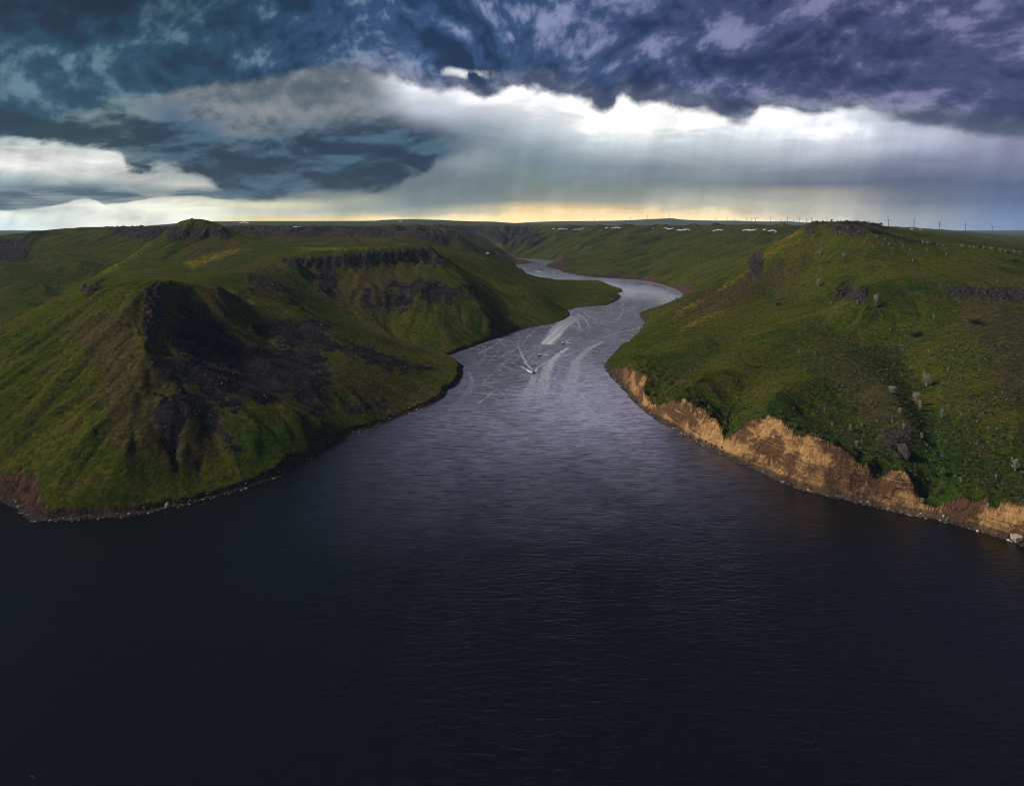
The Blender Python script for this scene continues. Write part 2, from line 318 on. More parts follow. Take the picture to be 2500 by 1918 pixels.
z((900,1100,84),(1000,1080,74),(800,1120,88),(700,1150,92),(600,1180,100))
line([(1068,622,900),(1110,660,850),(1150,700,800),(1180,745,745),(1200,790,712)], 30)
c((900,700,755),(1000,700,770),(800,690,765),(860,760,700),(950,760,712),(1040,760,712),(760,690,745),(1000,810,665),(1100,810,670),(1130,780,708))
line([(722,636,775),(734,670,745),(748,705,715),(775,735,692),(830,772,672),(900,805,652),(980,838,636),(1040,855,622)], 26)
line([(640,650,740),(600,668,690),(570,690,640),(680,690,680),(700,730,640)], 40)
c((650,720,620),(730,760,630),(850,800,612),(950,835,598))
# --- land between mesa and the second bend
line([(1075,618,1000),(1120,625,1180),(1160,634,1250),(1210,641,1290),(1240,649,1310),(1280,668,1352),(1310,680,1420)], 22)
c((1110,650,940),(1160,680,900),(1200,700,905),(1250,700,960),(1300,705,1000),(1350,712,1040),(1420,712,1090),(1470,710,1130),(1250,750,850),(1180,740,800),(1330,745,930),(1380,740,975),(1460,700,1240),(1400,700,1250),(1330,695,1250))
line([(1240,690,960),(1300,706,940),(1350,738,905),(1375,762,880)], 24)
# --- left valley and far left hills
line([(0,800,630),(60,782,640),(130,735,690)], 30)
c((0,650,950),(100,690,820),(200,640,1000),(50,735,730),(-300,620,1000),(-300,800,640),(-700,700,800),(150,690,850),(300,610,1150),(100,610,1120),(250,590,1230))
z((350,1080,80),(420,1180,100),(300,1010,62),(250,950,48),(200,890,40),(150,800,36),(110,720,34))
line([(-900,640,1300),(-300,600,1300),(0,578,1300),(90,570.5,1300),(170,563,1310),(230,559,1330),(300,556,1350),(360,556,1350),(420,556,1360),(500,557,1420)], 40)
c((40,600,1260),(300,562,1320),(380,564,1310))
z((0,1700,104),(200,1700,122),(400,1700,131),(-600,1700,60),(0,3000,66),(200,3000,105),(350,3000,122),(-600,3000,0))
# --- back left wall
line([(520,555,1700),(600,556,1700),(700,556,1700),(800,555,1740),(900,555,1750),(1000,555,1760),(1050,556.5,1750),(1075,560,1735),(1110,578,1650)], 36)
line([(540,561,1660),(700,563,1650),(900,562,1700),(1050,565,1700)], 50)
c((600,585,1400),(700,590,1350),(800,595,1300),(900,590,1350),(1000,585,1450),(1050,600,1350),(1150,622,1450),(1190,632,1600),(1230,642,1900),(1130,600,1600))
z((1050,1120,70),(600,2200,131),(800,2200,131),(1000,2300,131))
line([(1060,553,2500),(1100,553,3000),(1150,553,3200),(1220,553,3200),(1275,553,3200),(1295,558,3150)], 30)
line([(1100,559,2950),(1160,560,3100),(1220,560,3120),(1270,562,3100)], 40)
c((1150,590,2500),(1200,600,2450),(1200,570,2850),(1140,568,2800),(1240,590,2750),(1225,618,2400))
z((1290,3000,60),(1320,3200,60))
# --- plateau tops behind the rims
for px in range(450, 1060, 70): c(*[(px, 552.6, D) for D in (2000, 2400, 2900, 3500)])
c((1020,553.5,2100),(1040,553.5,2350))
for px, D0 in ((1380,2900),(1450,2750),(1520,2600),(1600,2450),(1680,2300),(1760,2150),(1840,2000),(1920,1850),(2000,1750)):
    c(*[(px, 550.4, D) for D in (D0*1.04, D0*1.14, D0*1.28, D0*1.5) if D < 4200])
for px, y in ((-300,604),(-150,592),(0,579),(90,571),(170,563),(240,557.5),(320,555),(400,555)):
    c((px, y, 1370), (px, y-1, 1480), (px, y-1, 1650), (px, y-.5, 2000), (px, y-.5, 2600))
for px, y in ((2080,552),(2130,553),(2200,557),(2260,563),(2330,568),(2420,575),(2500,581)):
    c((px, y, 3000), (px, y-1, 3600), (px, y-1, 4300))
for px, y in ((2350,572),(2450,580),(2550,586)): c((px, y-3.5, 6500), (px, y+1, 9000))
for px, y in ((-400,600),(-200,594),(0,583),(100,575),(200,567)): c((px, y, 8500), (px, y, 13200))
for px, y in ((2430,574),(2500,583),(2700,595),(3100,615)): c((px, y, 9500), (px, y, 13200))
# --- far plateaus and mountains
line([(480,541,7000),(600,540,7000),(700,540,7000),(800,541.5,7000),(912,544,7000)], 60)
line([(922,538.5,7000),(960,536,7000),(1010,535,7000),(1080,537,7000),(1130,540,7000),(1200,541,7000),(1290,547,7000),(1360,549,7000)], 30)
z((917,6800,150)); c((600,551,4200),(800,551,4200),(1000,551,4600),(1150,551.5,5000),(1300,554,4700),(1260,553,4400),(1350,552,5200))
c((350,553,6500),(400,550,7000))
z((450,12500,180),(700,12500,190),(1000,12500,190),(200,6500,110),(0,6500,5),(-600,6500,-150),(0,12500,-150),(300,12500,60),(-600,12500,-160))
line([(1180,549,12500),(1230,547,12500),(1300,542,12500),(1380,540,12500),(1450,540,12500),(1500,541,12500),(1545,538.5,12500),(1560,537,12500),(1583,534.5,12500),(1600,535.5,12500),(1632,532,12500),(1645,532.5,12500),(1662,536,12500),(1690,540,12500),(1735,540,12500),(1780,538.5,12500),(1815,539,12500),(1835,542,12500),(1870,541.5,12500),(1900,540,12500),(1935,540.5,12500),(1970,544,12500),(2040,547,12500),(2150,552,12500)], 14)
line([(1400,546.5,11500),(1700,546.5,11500),(2000,547.5,11500)], 40)
line([(1350,550.5,8500),(1700,550.5,8500),(2000,550.5,8500)], 60)
c((2350,568,12500),(2500,577,12500),(3100,610,12500),(2300,560,8000),(2500,575,8000))
# --- far right wall
line([(1215,622,2520),(1250,602,2620),(1300,575,2760),(1325,562,2850),(1350,553.5,2900)], 20)
line([(1350,552,2900),(1420,551,2760),(1500,550.5,2600),(1600,550,2400),(1700,549.5,2200),(1800,549.5,2000),(1900,550,1800),(1975,551,1600)], 34)
line([(1400,557.5,2710),(1500,558,2540),(1600,558,2330),(1700,558,2130),(1800,559,1930),(1890,561,1740)], 40)
line([(1500,549.8,4000),(1700,549.5,3600),(1900,549.5,3200),(2050,549.5,3000)], 80)
c((1400,590,2350),(1500,610,2020),(1600,620,1800),(1450,640,1850),(1550,650,1600),(1380,630,2080),(1640,600,1760),(1700,590,1720),(1780,580,1650),(1850,572,1550))
line([(1650,702,1190),(1670,680,1260),(1700,652,1340),(1735,628,1420),(1770,603,1480),(1850,580,1500)], 24)
z((1980,1250,112),(1900,1200,92),(1800,1150,62),(1740,1100,44),(1690,1080,22),(2060,1100,125))
# --- right hill: crest, crown, ridge
line([(1565,772,770),(1600,757,738),(1650,735,752),(1700,712,765),(1750,688,780),(1800,655,802),(1850,622,830),(1900,592,850),(1950,565,852),(1980,549,846)], 22)
line([(1985,546,822),(2020,544,812),(2060,543,800),(2100,544,790),(2120,547,782),(2150,556,772),(2175,567,765),(2210,578,755),(2250,588,742),(2300,598,722),(2350,602,710),(2400,605,700),(2500,613,680),(2700,630,650),(3100,660,600)], 26)
line([(2000,552,800),(2060,551,778),(2110,556,765)], 30)
c((2040,600,740),(2100,620,700),(2000,640,715),(1950,620,760),(1900,640,762),(2200,620,690),(2150,660,640),(2050,690,640),(2250,650,650),(2300,650,640),(2400,650,630),(2500,660,618),(2800,690,560))
z((2200,1000,108),(2300,1000,96),(2400,1000,92),(2500,1000,84),(2150,1000,118),(2800,1000,60),(2170,1300,126))
line([(2180,560,1250),(2215,563,1230),(2240,575,1200),(2262,590,1150)], 24)
c((2400,592,1500),(2500,600,1500),(2320,580,1700),(2500,588,2200),(2350,577,2400),(2250,566,2300),(2800,620,2000))
line([(2120,550.5,4800),(2165,551,5000),(2231,554,5000),(2292,560,5000),(2357,565.5,5000),(2422,569,5000),(2500,574.5,5000),(2800,590,5000),(3200,615,5000)], 40)
line([(2100,701,568),(2180,702,570),(2240,699,570),(2300,698,568),(2400,701,560),(2500,707,550),(2700,722,520),(3100,750,450)], 26)
line([(2150,716,562),(2240,713,563),(2300,712,561),(2400,715,553),(2500,722,543),(2700,738,513)], 30)
c((2100,760,545),(2300,780,510),(2400,826,440),(2400,980,352),(2500,830,430),(2500,980,345),(2350,900,405),(2330,1050,332),(2400,1150,298),(2470,1180,283),(2350,1180,288),(2700,1000,330),(3100,1000,300),(2450,750,510))
line([(2060,858,455),(2130,905,412),(2190,970,370),(2225,1050,330),(2205,1130,302)], 26)
line([(2090,775,548),(2120,790,535),(2165,828,505),(2205,888,452),(2240,964,392),(2268,1040,345),(2283,1135,303),(2290,1218,280)], 26)
line([(2060,735,625),(1980,755,600),(1920,795,562),(1875,835,520),(1800,878,480),(1721,928,428)], 24)
line([(2000,655,720),(1940,685,715),(1850,735,690),(1750,797,605),(1650,858,532),(1590,903,482)], 24)
line([(1960,722,668),(1850,786,602),(1760,850,532),(1690,905,472),(1640,940,442),(1598,968,440)], 26)
line([(2060,858,455),(2000,885,440),(1945,925,410),(1890,965,376),(1862,1005,355)], 24)
line([(2040,800,545),(1990,830,518),(1900,886,468),(1835,942,430),(1780,1002,398),(1757,1060,368)], 26)
c((1540,850,600),(1510,880,560),(2050,960,395),(2000,985,380),(2100,1000,372),(2130,1080,335),(2040,1060,345),(1960,1010,370))
CP = np.array(CP)

# ------------------------------------------------------------------ grid in azimuth and log distance
gpx = np.concatenate([np.arange(-700, -20, 20), np.arange(-20, 2521, 3.6), np.arange(2540, 3300, 20)])
def geo(a, b_, s): n = int(round(math.log(b_/a)/s)); return list(np.exp(np.linspace(math.log(a), math.log(b_), n, endpoint=False)))
gD = np.array(geo(135, 235, .012) + geo(235, 1250, .0023) + geo(1250, 3300, .0034) + geo(3300, 13200, .012) + [13200.0])
nx, nd = len(gpx), len(gD)
# thin-plate-like interpolation solved on the control points, evaluated on a coarser lattice then upsampled
def phi(r2): return np.sqrt(r2 + 1.0e-5)
key = np.round(CP[:, :2] / .0016).astype(int); _, ui = np.unique(key, axis=0, return_index=True); CP = CP[ui]
n = len(CP); Kx = CP[:, 0][:, None]-CP[:, 0][None]; Ky = CP[:, 1][:, None]-CP[:, 1][None]
K = phi(Kx**2+Ky**2) - np.eye(n)*2e-5
P = np.c_[np.ones(n), CP[:, :2]]
sol = np.linalg.solve(np.block([[K, P], [P.T, np.zeros((3, 3))]]), np.r_[CP[:, 2], 0, 0, 0])
RES = None
ca_, cb_ = A(gpx[::2]), np.log(gD[::2])
Zc = np.empty((len(cb_), len(ca_)))
for i, lb in enumerate(cb_):
    r2 = (ca_[:, None]-CP[None, :, 0])**2 + (lb-CP[None, :, 1])**2
    Zc[i] = phi(r2) @ sol[:n] + sol[n] + sol[n+1]*ca_ + sol[n+2]*lb
def up(Zc, xs, ys, X, Y):
    T = np.array([np.interp(X, xs, row) for row in Zc])
    j = np.clip(np.searchsorted(ys, Y, 'right')-1, 0, len(ys)-2); t = np.clip((Y-ys[j])/(ys[j+1]-ys[j]), 0, 1)[:, None]
    return T[j]*(1-t) + T[j+1]*t
Zr = up(Zc, ca_, cb_, A(gpx), np.log(gD))
Zr = Zr - (.0017*gD*np.interp(gD, [1150, 1500, 4200, 6000], [0, 1, 1, 0]))[:, None]
AA, DD = np.meshgrid(A(gpx), gD); X = AA*DD; Y = DD; PXg = np.broadcast_to(gpx, X.shape)
# distance to the water's edge, with a ragged shoreline
sd_ = sdf_poly(X.ravel(), Y.ravel(), wat).reshape(X.shape)
sc = np.clip(DD/400, .7, 4)
sd_ = sd_ + sc*1.5*fbm(X/14, Y/14, 4, 40)
# slope of the smooth relief
def grads(Zm):
    dZa = np.gradient(Zm, A(gpx), axis=1); dZd = np.gradient(Zm, np.log(gD), axis=0)
    gx = dZa/DD; gy = (dZd - AA*dZa)/DD
    return gx, gy
gx, gy = grads(Zr); slope = np.sqrt(gx*gx+gy*gy)
land = sm(sd_, 0, 25)
far = sm(DD, 900, 2200)
sl = np.clip(slope/.45, 0, 1.3)
def er(lam, seed): return erosion(X + 9*perlin(X/lam*.6, Y/lam*.6, 91)*lam/40, Y, gx, gy, lam, seed)
Zd = np.zeros_like(X)
mk = DD < 4000
e0 = er(190, 11); e1 = er(90, 1); e2 = er(38, 2); e3 = er(17, 3); e4 = er(8, 4)
quiet = 1 - .55*sm(PXg, 1650, 1900)*(1-sm(DD, 900, 1100))
slf = np.clip(slope/.17, 0, 1)*sm(DD, 1100, 1500)*(1-sm(DD, 4000, 6000))
Zd += slf*land*(e0*13 + e1*6)
Zd += sl*land*(e1*(2.2+4*far) + e2*(1.5+3.5*far) + e3*.75*(1+far) + e4*.28)*quiet
blf = sm(PXg, 1500, 1560)*(DD < 560)*(1-sm(sd_, 22, 45))*sm(sd_, 1, 5)
Zd += blf*(fbm(X/11, Y/11, 3, 83, ridged=True)*4.0)
Zd += (1-far)*land*(fbm(X/60, Y/60, 5, 7)*2.0 + fbm(X/9, Y/9, 4, 8)*.35) + far*land*(fbm(X/220, Y/220, 5, 9)*3*(1-sm(DD, 2600, 5000)))
# keep the drawn crests: no relief noise on rims very far away
Zs = Zr + Zd
# --- painted-on-the-ground masks come from outlines traced in the photo and kept with a depth range
PYg = HY + (H - Zs)*F/DD
def pip(px, py, poly):
    ins = np.zeros(px.shape, bool); n = len(poly)
    for i in range(n):
        ax, ay = poly[i]; bx, by = poly[(i+1) % n]
        cc = ((ay <= py) & (by > py)) | ((by <= py) & (ay > py))
        ins ^= cc & (px < ax + (py-ay)/((by-ay) or 1e-9)*(bx-ax))
    return ins
def mask(polys, soft=9, rag=10, seed=0, scale=1.0):
    out = np.zeros(X.shape); 
    nx_ = fbm(X/(12*scale), Y/(12*scale), 4, 50+seed); ny_ = fbm(X/(12*scale)+31, Y/(12*scale), 4, 60+seed)
    qx, qy = PXg + nx_*rag, PYg + ny_*rag
    for d0, d1, poly in polys:
        x0, x1 = min(p[0] for p in poly)-40, max(p[0] for p in poly)+40; y0, y1 = min(p[1] for p in poly)-40, max(p[1] for p in poly)+40
        s = (DD > d0) & (DD < d1) & (PXg > x0) & (PXg < x1) & (PYg > y0) & (PYg < y1)
        if not s.any(): continue
        dd = sdf_poly(qx[s], qy[s], np.array(poly, float))
        out[s] = np.maximum(out[s], 1 - sm(dd, -soft, soft))
    return out
SCREE = [(330,600,[(405,800),(450,800),(520,870),(640,930),(700,975),(640,985),(560,960),(470,900),(420,870)]),(300,480,[(360,870),(430,880),(560,930),(600,1010),(560,1010),(470,940),(380,930)]),
 (380,640,[(640,800),(800,820),(930,870),(1060,890),(1080,905),(960,905),(820,860),(700,850)]),
 (300,600,[(425,772),(470,768),(530,785),(600,835),(680,848),(785,852),(805,903),(798,1000),(765,1008),(700,965),(640,950),(560,900),(490,850),(450,815)]),
 (300,600,[(415,740),(450,735),(500,770),(470,775),(430,765)]),
 (300,480,[(385,960),(440,950),(500,965),(530,1010),(560,1060),(600,1100),(560,1110),(520,1060),(470,1010),(450,1050),(430,1100),(410,1080),(385,1030)]),
 (380,640,[(600,790),(700,780),(790,778),(815,800),(790,830),(760,845),(730,830),(660,820),(610,810)]),
 (380,640,[(840,830),(900,845),(960,870),(990,900),(950,900),(890,885),(850,865)]),
 (380,640,[(850,985),(930,975),(960,985),(900,1010),(850,1010)]),
 (600,950,[(880,745),(890,700),(905,700),(915,740),(925,720),(960,715),(1010,725),(1025,745),(1000,755),(960,758),(900,755)]),
 (600,950,[(930,680),(1000,690),(1050,680),(1100,700),(1170,715),(1165,725),(1120,725),(1100,750),(1040,735),(1000,715),(950,705)]),
 (600,960,[(800,640),(900,632),(1000,628),(1075,625),(1100,650),(1060,652),(1000,640),(900,645),(820,652)])]
ROCKM = [(330,470,[(352,708),(395,700),(412,745),(398,800),(376,845),(356,842),(345,780)]),
 (380,480,[(203,700),(245,702),(235,715),(208,722)]),
 (600,900,[(770,650),(815,645),(820,690),(800,720),(775,710)]),
 (600,760,[(600,670),(640,678),(700,705),(690,712),(630,700),(600,685)]),
 (700,900,[(1832,612),(1862,618),(1858,645),(1850,685),(1832,682),(1826,650)]),
 (700,960,[(688,632),(760,633),(800,628),(900,619),(1010,609),(1050,603),(1074,626),(1010,630),(900,641),(800,647),(695,648)]),
 (850,1150,[(405,555),(550,560),(560,580),(410,585)]),
 (350,430,[(340,910),(420,905),(430,935),(350,940)]),
 (480,640,[(2040,705),(2110,705),(2120,740),(2050,735)]),
 (480,600,[(2300,702),(2520,706),(2520,740),(2310,728)]),
 (240,420,[(2155,1050),(2215,1045),(2230,1110),(2200,1130),(2160,1095)]),
 (650,900,[(2025,552),(2100,545),(2110,575),(2040,575)]),
 (650,900,[(1968,548),(1995,545),(1985,570),(1965,572)]),
 (1500,1800,[(480,555),(1060,556),(1100,580),(1080,600),(700,590),(500,585)]),
 (1000,1400,[(-50,580),(80,590),(60,640),(-50,650)]),(1200,1400,[(250,555),(420,555),(380,590),(300,580)]),
 (2600,3300,[(1060,553),(1290,553),(1330,590),(1250,600),(1100,570)])]
RUST = [(1500,2300,[(1328,652),(1345,640),(1368,624),(1384,636),(1374,655),(1372,668)]),(1300,1800,[(1370,658),(1460,672),(1490,665),(1560,678),(1600,676),(1610,692),(1500,686),(1400,676)]),
 (2100,2700,[(1212,622),(1245,612),(1262,622),(1300,628),(1250,632)]),(1000,1350,[(1660,706),(1690,694),(1700,700),(1675,722)])]
BROWN = [(380,560,[(405,692),(470,690),(560,698),(615,750),(600,775),(520,765),(440,755)]),
 (1500,3300,[(1345,551),(1500,549),(1700,548),(1900,549),(1990,550),(1960,566),(1800,566),(1600,564),(1400,563)]),
 (1250,1800,[(480,556),(1060,557),(1110,580),(1110,600),(900,600),(600,596),(490,590)]),
 (300,620,[(400,760),(560,790),(700,860),(840,1000),(700,1000),(520,900),(400,860)]),
 (260,420,[(240,900),(420,880),(520,1000),(560,1100),(400,1150),(260,1100)]),(280,460,[(250,760),(345,720),(350,840),(330,950),(240,900),(150,820)]),
 (500,760,[(580,650),(680,640),(720,690),(700,760),(600,720)]),
 (600,900,[(740,640),(1000,650),(1060,700),(900,790),(820,760),(760,720)]),
 (500,700,[(780,770),(900,790),(1050,850),(1080,865),(950,850),(820,810)]),
 (280,640,[(640,870),(780,870),(1000,930),(1080,950),(940,1020),(800,940),(760,900)]),
 (240,560,[(2350,730),(2600,740),(2600,1000),(2440,980),(2400,850),(2330,790)]),
 (240,520,[(2000,870),(2110,890),(2190,970),(2235,1050),(2160,1090),(2080,980)]),
 (400,900,[(1600,760),(1900,640),(2000,600),(1900,700),(1700,790)]),
 (700,1100,[(450,590),(600,590),(560,640),(480,650)])]
FLOW = [(600,950,[(1965,560),(1950,572),(1900,594),(1850,624),(1852,618),(1900,588),(1940,568)]),
 (600,950,[(1955,586),(1900,611),(1858,632),(1852,630),(1900,603)]),
 (600,950,[(1825,665),(1790,690),(1750,714),(1748,710),(1790,682)]),
 (600,950,[(1720,735),(1690,750),(1650,768),(1655,760),(1690,742)]),
 (600,950,[(1770,760),(1730,775),(1650,815),(1660,805),(1730,768)]),
 (800,1020,[(380,585),(250,672),(252,664),(350,600)]),(560,950,[(700,600),(950,603),(900,607),(740,612)]),
 (600,900,[(450,640),(560,610),(640,602),(560,620),(470,655)])]
LUSH = [(240,520,[(2230,1010),(2290,1000),(2360,1150),(2330,1240),(2250,1230),(2240,1100)]),
 (560,860,[(710,640),(745,640),(760,720),(830,770),(900,805),(880,812),(790,765),(740,720)]),
 (250,500,[(560,1060),(830,1010),(900,1010),(720,1120),(600,1170)]),
 (600,1000,[(1000,600),(700,598),(620,610),(740,625),(900,612)]),
 (240,600,[(1740,1080),(1900,950),(2050,1080),(2000,1120),(1800,1080)])]
fur = np.clip(e2*.35+e3*.45+e4*.35, -1, 1); rust = mask(RUST, 5, 8, 6, 1.5)
scree = mask(SCREE, 16, 24, 1, .8); rockm = mask(ROCKM, 6, 14, 2, .5); brown = mask(BROWN, 26, 45, 3, 2); flow = mask(FLOW, 7, 7, 4, .6); lush = mask(LUSH, 14, 25, 5)
# crags: blocky steps where rock crops out
cr = fbm(X/5, Y/5, 4, 21, .6, ridged=True); cr2 = perlin(X/3.2, Y/3.2, 33)
Zs = Zs + rockm*(cr*2.2*(1+2.0*far)*np.clip(DD/420, .6, 2) + np.round(cr2*2)/2*1.2*np.clip(DD/420,.6,2)) + scree*(fbm(X/2.2, Y/2.2, 3, 22)*.5)
# rocky bite into the rims of mesa and headland
# wave-cut bluffs: the lake has cut a steep face back into whatever slope stood there
gul = erosion(X, Y, X*0+1, Y*0+.3, 4.5, 9)
dcut = np.maximum(sd_ - 2.6 - .5*perlin(X/6, Y/6, 71), 0)
wob = 2.6*fbm(X/13, Y/13, 4, 72, .5, ridged=True) 
steep = 1.7 + .75*perlin(X/19, Y/19, 75) 
cut = .35*np.clip(sd_, 0, 2.6) + dcut*steep + np.clip(dcut/3, 0, 1)*wob*1.5
cut = np.where(dcut > 7, cut + (dcut-7)*.9, cut)
near = (DD < 3500)
Zland = np.minimum(np.maximum(Zs, .25+.02*np.clip(sd_, 0, 40)), np.where(near, cut, 1e9))
bare = sm(Zs - cut, .15, 1.2) * near
Zf = np.where(sd_ > 0, Zland + .05, np.maximum(-6, sd_*.5-.05))
bare = np.where(sd_ > 0, np.maximum(bare, rust), 0)
# light sand or dark earth in the bluffs
sandy = sm(PXg, 1500, 1560)*(1-sm(DD, 470, 540))*(1 - .6*sm(PXg, 2060, 2080)*(1-sm(PXg, 2140, 2160)))
PYg = HY + (H - Zf)*F/DD
keep = Zf > -4
fm = keep[:-1, :-1] | keep[1:, :-1] | keep[:-1, 1:] | keep[1:, 1:]
idx = np.arange(nx*nd).reshape(nd, nx)
faces = np.stack([idx[:-1, :-1][fm], idx[:-1, 1:][fm], idx[1:, 1:][fm], idx[1:, :-1][fm]], 1)
used = np.zeros(nx*nd, bool); used[faces.ravel()] = True; remap = np.cumsum(used)-1
gxf, gyf = grads(Zf)
def terrain_z(px, D):
    i = np.searchsorted(gpx, px)-1; i = min(max(i, 0), nx-2); j = np.searchsorted(gD, D)-1; j = min(max(j, 0), nd-2)
    t = (px-gpx[i])/(gpx[i+1]-gpx[i]); u = (D-gD[j])/(gD[j+1]-gD[j])
    return (Zf[j, i]*(1-t)+Zf[j, i+1]*t)*(1-u) + (Zf[j+1, i]*(1-t)+Zf[j+1, i+1]*t)*u
def hit(px, py, dmin=0):
    """the ground point seen at this place of the photo"""
    i = min(max(np.searchsorted(gpx, px)-1, 0), nx-2); t = (px-gpx[i])/(gpx[i+1]-gpx[i])
    col = PYg[:, i]*(1-t) + PYg[:, i+1]*t; zz = Zf[:, i]*(1-t)+Zf[:, i+1]*t
    ok = np.where((col <= py) & (gD > dmin))[0]
    j = ok[0] if len(ok) else nd-1
    if j > 0 and col[j-1] > py: u = (col[j-1]-py)/(col[j-1]-col[j]); D = gD[j-1]+(gD[j]-gD[j-1])*u
    else: D = gD[j]
    return Vector((A(px)*D, D, terrain_z(px, D)))

# ------------------------------------------------------------------ ground materials
def newmat(name):
    m = bpy.data.materials.new(name); m.use_nodes = True; m.node_tree.nodes.clear(); return m, NB(m.node_tree)
def finish(m, nb, bsdf):
    o = nb.n('ShaderNodeOutputMaterial'); m.node_tree.links.new(bsdf.outputs[0], o.inputs[0]); return m
def principled(nb, color, rough=.9, spec=.2, bump=None, metal=0.0):
    p = nb.n('ShaderNodeBsdfPrincipled'); nb.set(p.inputs['Base Color'], color); nb.set(p.inputs['Roughness'], rough)
    nb.set(p.inputs['Specular IOR Level'], spec); nb.set(p.inputs['Metallic'], metal)
    if bump is not None: nb.set(p.inputs['Normal'], bump)
    return p
def attr(nb, name): return nb.n('ShaderNodeAttribute', attribute_name=name).outputs['Fac']
def bumpn(nb, h, dist, strength=1.0):
    x = nb.n('ShaderNodeBump'); nb.set(x.inputs['Height'], h); x.inputs['Distance'].default_value = dist; x.inputs['Strength'].default_value = strength
    return x.outputs[0]
GM, g = newmat('grassland')
pos = g.n('ShaderNodeNewGeometry').outputs['Position']
ps = g.n('ShaderNodeSeparateXYZ'); GM.node_tree.links.new(g.n('ShaderNodeNewGeometry').outputs['Normal'], ps.inputs[0])
nz = ps.outputs[2]
big = g.noise(pos, 1/85.0, 4, .6); mid_ = g.noise(pos, 1/16.0, 6, .68); fine = g.noise(pos, 1/2.6, 5, .7); tuft = g.noise(pos, 1/.9, 3, .6)
streak = g.noise(g.vm('MULTIPLY', pos, (1, 1, 2.5)), 1/7.0, 5, .65, .8)
grass = g.mix(g.sstep(big, .40, .60), (.043, .064, .004, 1), (.080, .083, .008, 1))
grass = g.mix(g.m('MULTIPLY', g.sstep(mid_, .51, .62), .85), grass, (.086, .060, .025, 1))
grass = g.mix(g.m('MULTIPLY', g.sstep(mid_, .47, .36), .7), grass, (.022, .040, .009, 1))
grass = g.mix(g.m('MULTIPLY', g.sstep(streak, .55, .72), .5), grass, (.115, .115, .026, 1))
grass = g.mix(g.m('MULTIPLY', attr(g, 'brown'), .72), grass, g.mix(g.sstep(streak, .4, .65), (.062, .042, .024, 1), (.098, .068, .034, 1)))
grass = g.mix(g.m('MULTIPLY', g.sstep(attr(g, 'furrow'), .15, .6), .35), grass, (.030, .050, .007, 1))
grass = g.mix(g.m('MULTIPLY', g.sstep(attr(g, 'furrow'), -.1, -.6), .35), grass, (.115, .105, .022, 1))
grass = g.mix(g.m('MULTIPLY', attr(g, 'lush'), .7), grass, (.040, .078, .010, 1))
grass = g.mix(g.m('MULTIPLY', attr(g, 'flow'), g.sstep(g.m('ADD', streak, g.m('MULTIPLY', fine, .5)), .62, .92)), grass, (.26, .21, .012, 1))
grass = g.mix(g.sstep(fine, .38, .66), g.vm('SCALE', grass, sc=.62), g.vm('SCALE', grass, sc=1.30))
grass = g.mix(g.m('MULTIPLY', g.sstep(g.m('ADD', fine, g.m('MULTIPLY', tuft, .35)), .80, .86), .55), grass, (.17, .16, .08, 1))
vg = g.n('ShaderNodeTexVoronoi', feature='F1'); g.set(vg.inputs['Vector'], pos); vg.inputs['Scale'].default_value = .34
grass = g.mix(g.m('MULTIPLY', g.sstep(vg.outputs['Distance'], .30, .12), g.sstep(mid_, .46, .64, .0, .4)), grass, (.014, .020, .006, 1))
shrubby = g.m('MULTIPLY', attr(g, 'shrub'), g.sstep(g.noise(pos, 1/1.7, 3, .6), .50, .60))
grass = g.mix(g.m('MULTIPLY', shrubby, .8), grass, (.016, .028, .010, 1))
vor = g.n('ShaderNodeTexVoronoi', feature='F1'); g.set(vor.inputs['Vector'], pos); vor.inputs['Scale'].default_value = .9
scr = g.mix(g.sstep(mid_, .35, .7), (.013, .011, .016, 1), (.046, .037, .040, 1))
scr = g.mix(g.m('MULTIPLY', g.sstep(vor.outputs['Distance'], .22, .08), .5), scr, (.085, .075, .085, 1))
rck = g.mix(g.sstep(fine, .35, .65), (.016, .013, .016, 1), (.075, .056, .052, 1))
rck = g.mix(g.sstep(g.noise(g.vm('MULTIPLY', pos, (1, 1, .25)), 1/1.3, 4, .6), .56, .7), rck, (.13, .105, .095, 1))
cliffy = g.sstep(g.m('ADD', nz, g.m('MULTIPLY', g.m('SUBTRACT', fine, .5), .35)), .64, .50)
scf = g.sstep(g.m('SUBTRACT', g.m('ADD', g.m('MULTIPLY', attr(g, 'scree'), 1.15), g.m('MULTIPLY', g.m('SUBTRACT', streak, .5), 3.0)), g.m('MULTIPLY', attr(g, 'furrow'), .62)), .55, .82)
scf = g.m('MULTIPLY', scf, g.sstep(attr(g, 'scree'), .02, .25))
colr = g.mix(scf, g.mix(g.m('MULTIPLY', attr(g, 'scree'), .55), grass, (.075, .072, .026, 1)), scr)
rkf = g.m('MAXIMUM', g.m('MULTIPLY', attr(g, 'rock'), g.sstep(g.m('ADD', mid_, g.m('MULTIPLY', fine, .6)), .50, .72)), cliffy)
colr = g.mix(rkf, colr, rck)
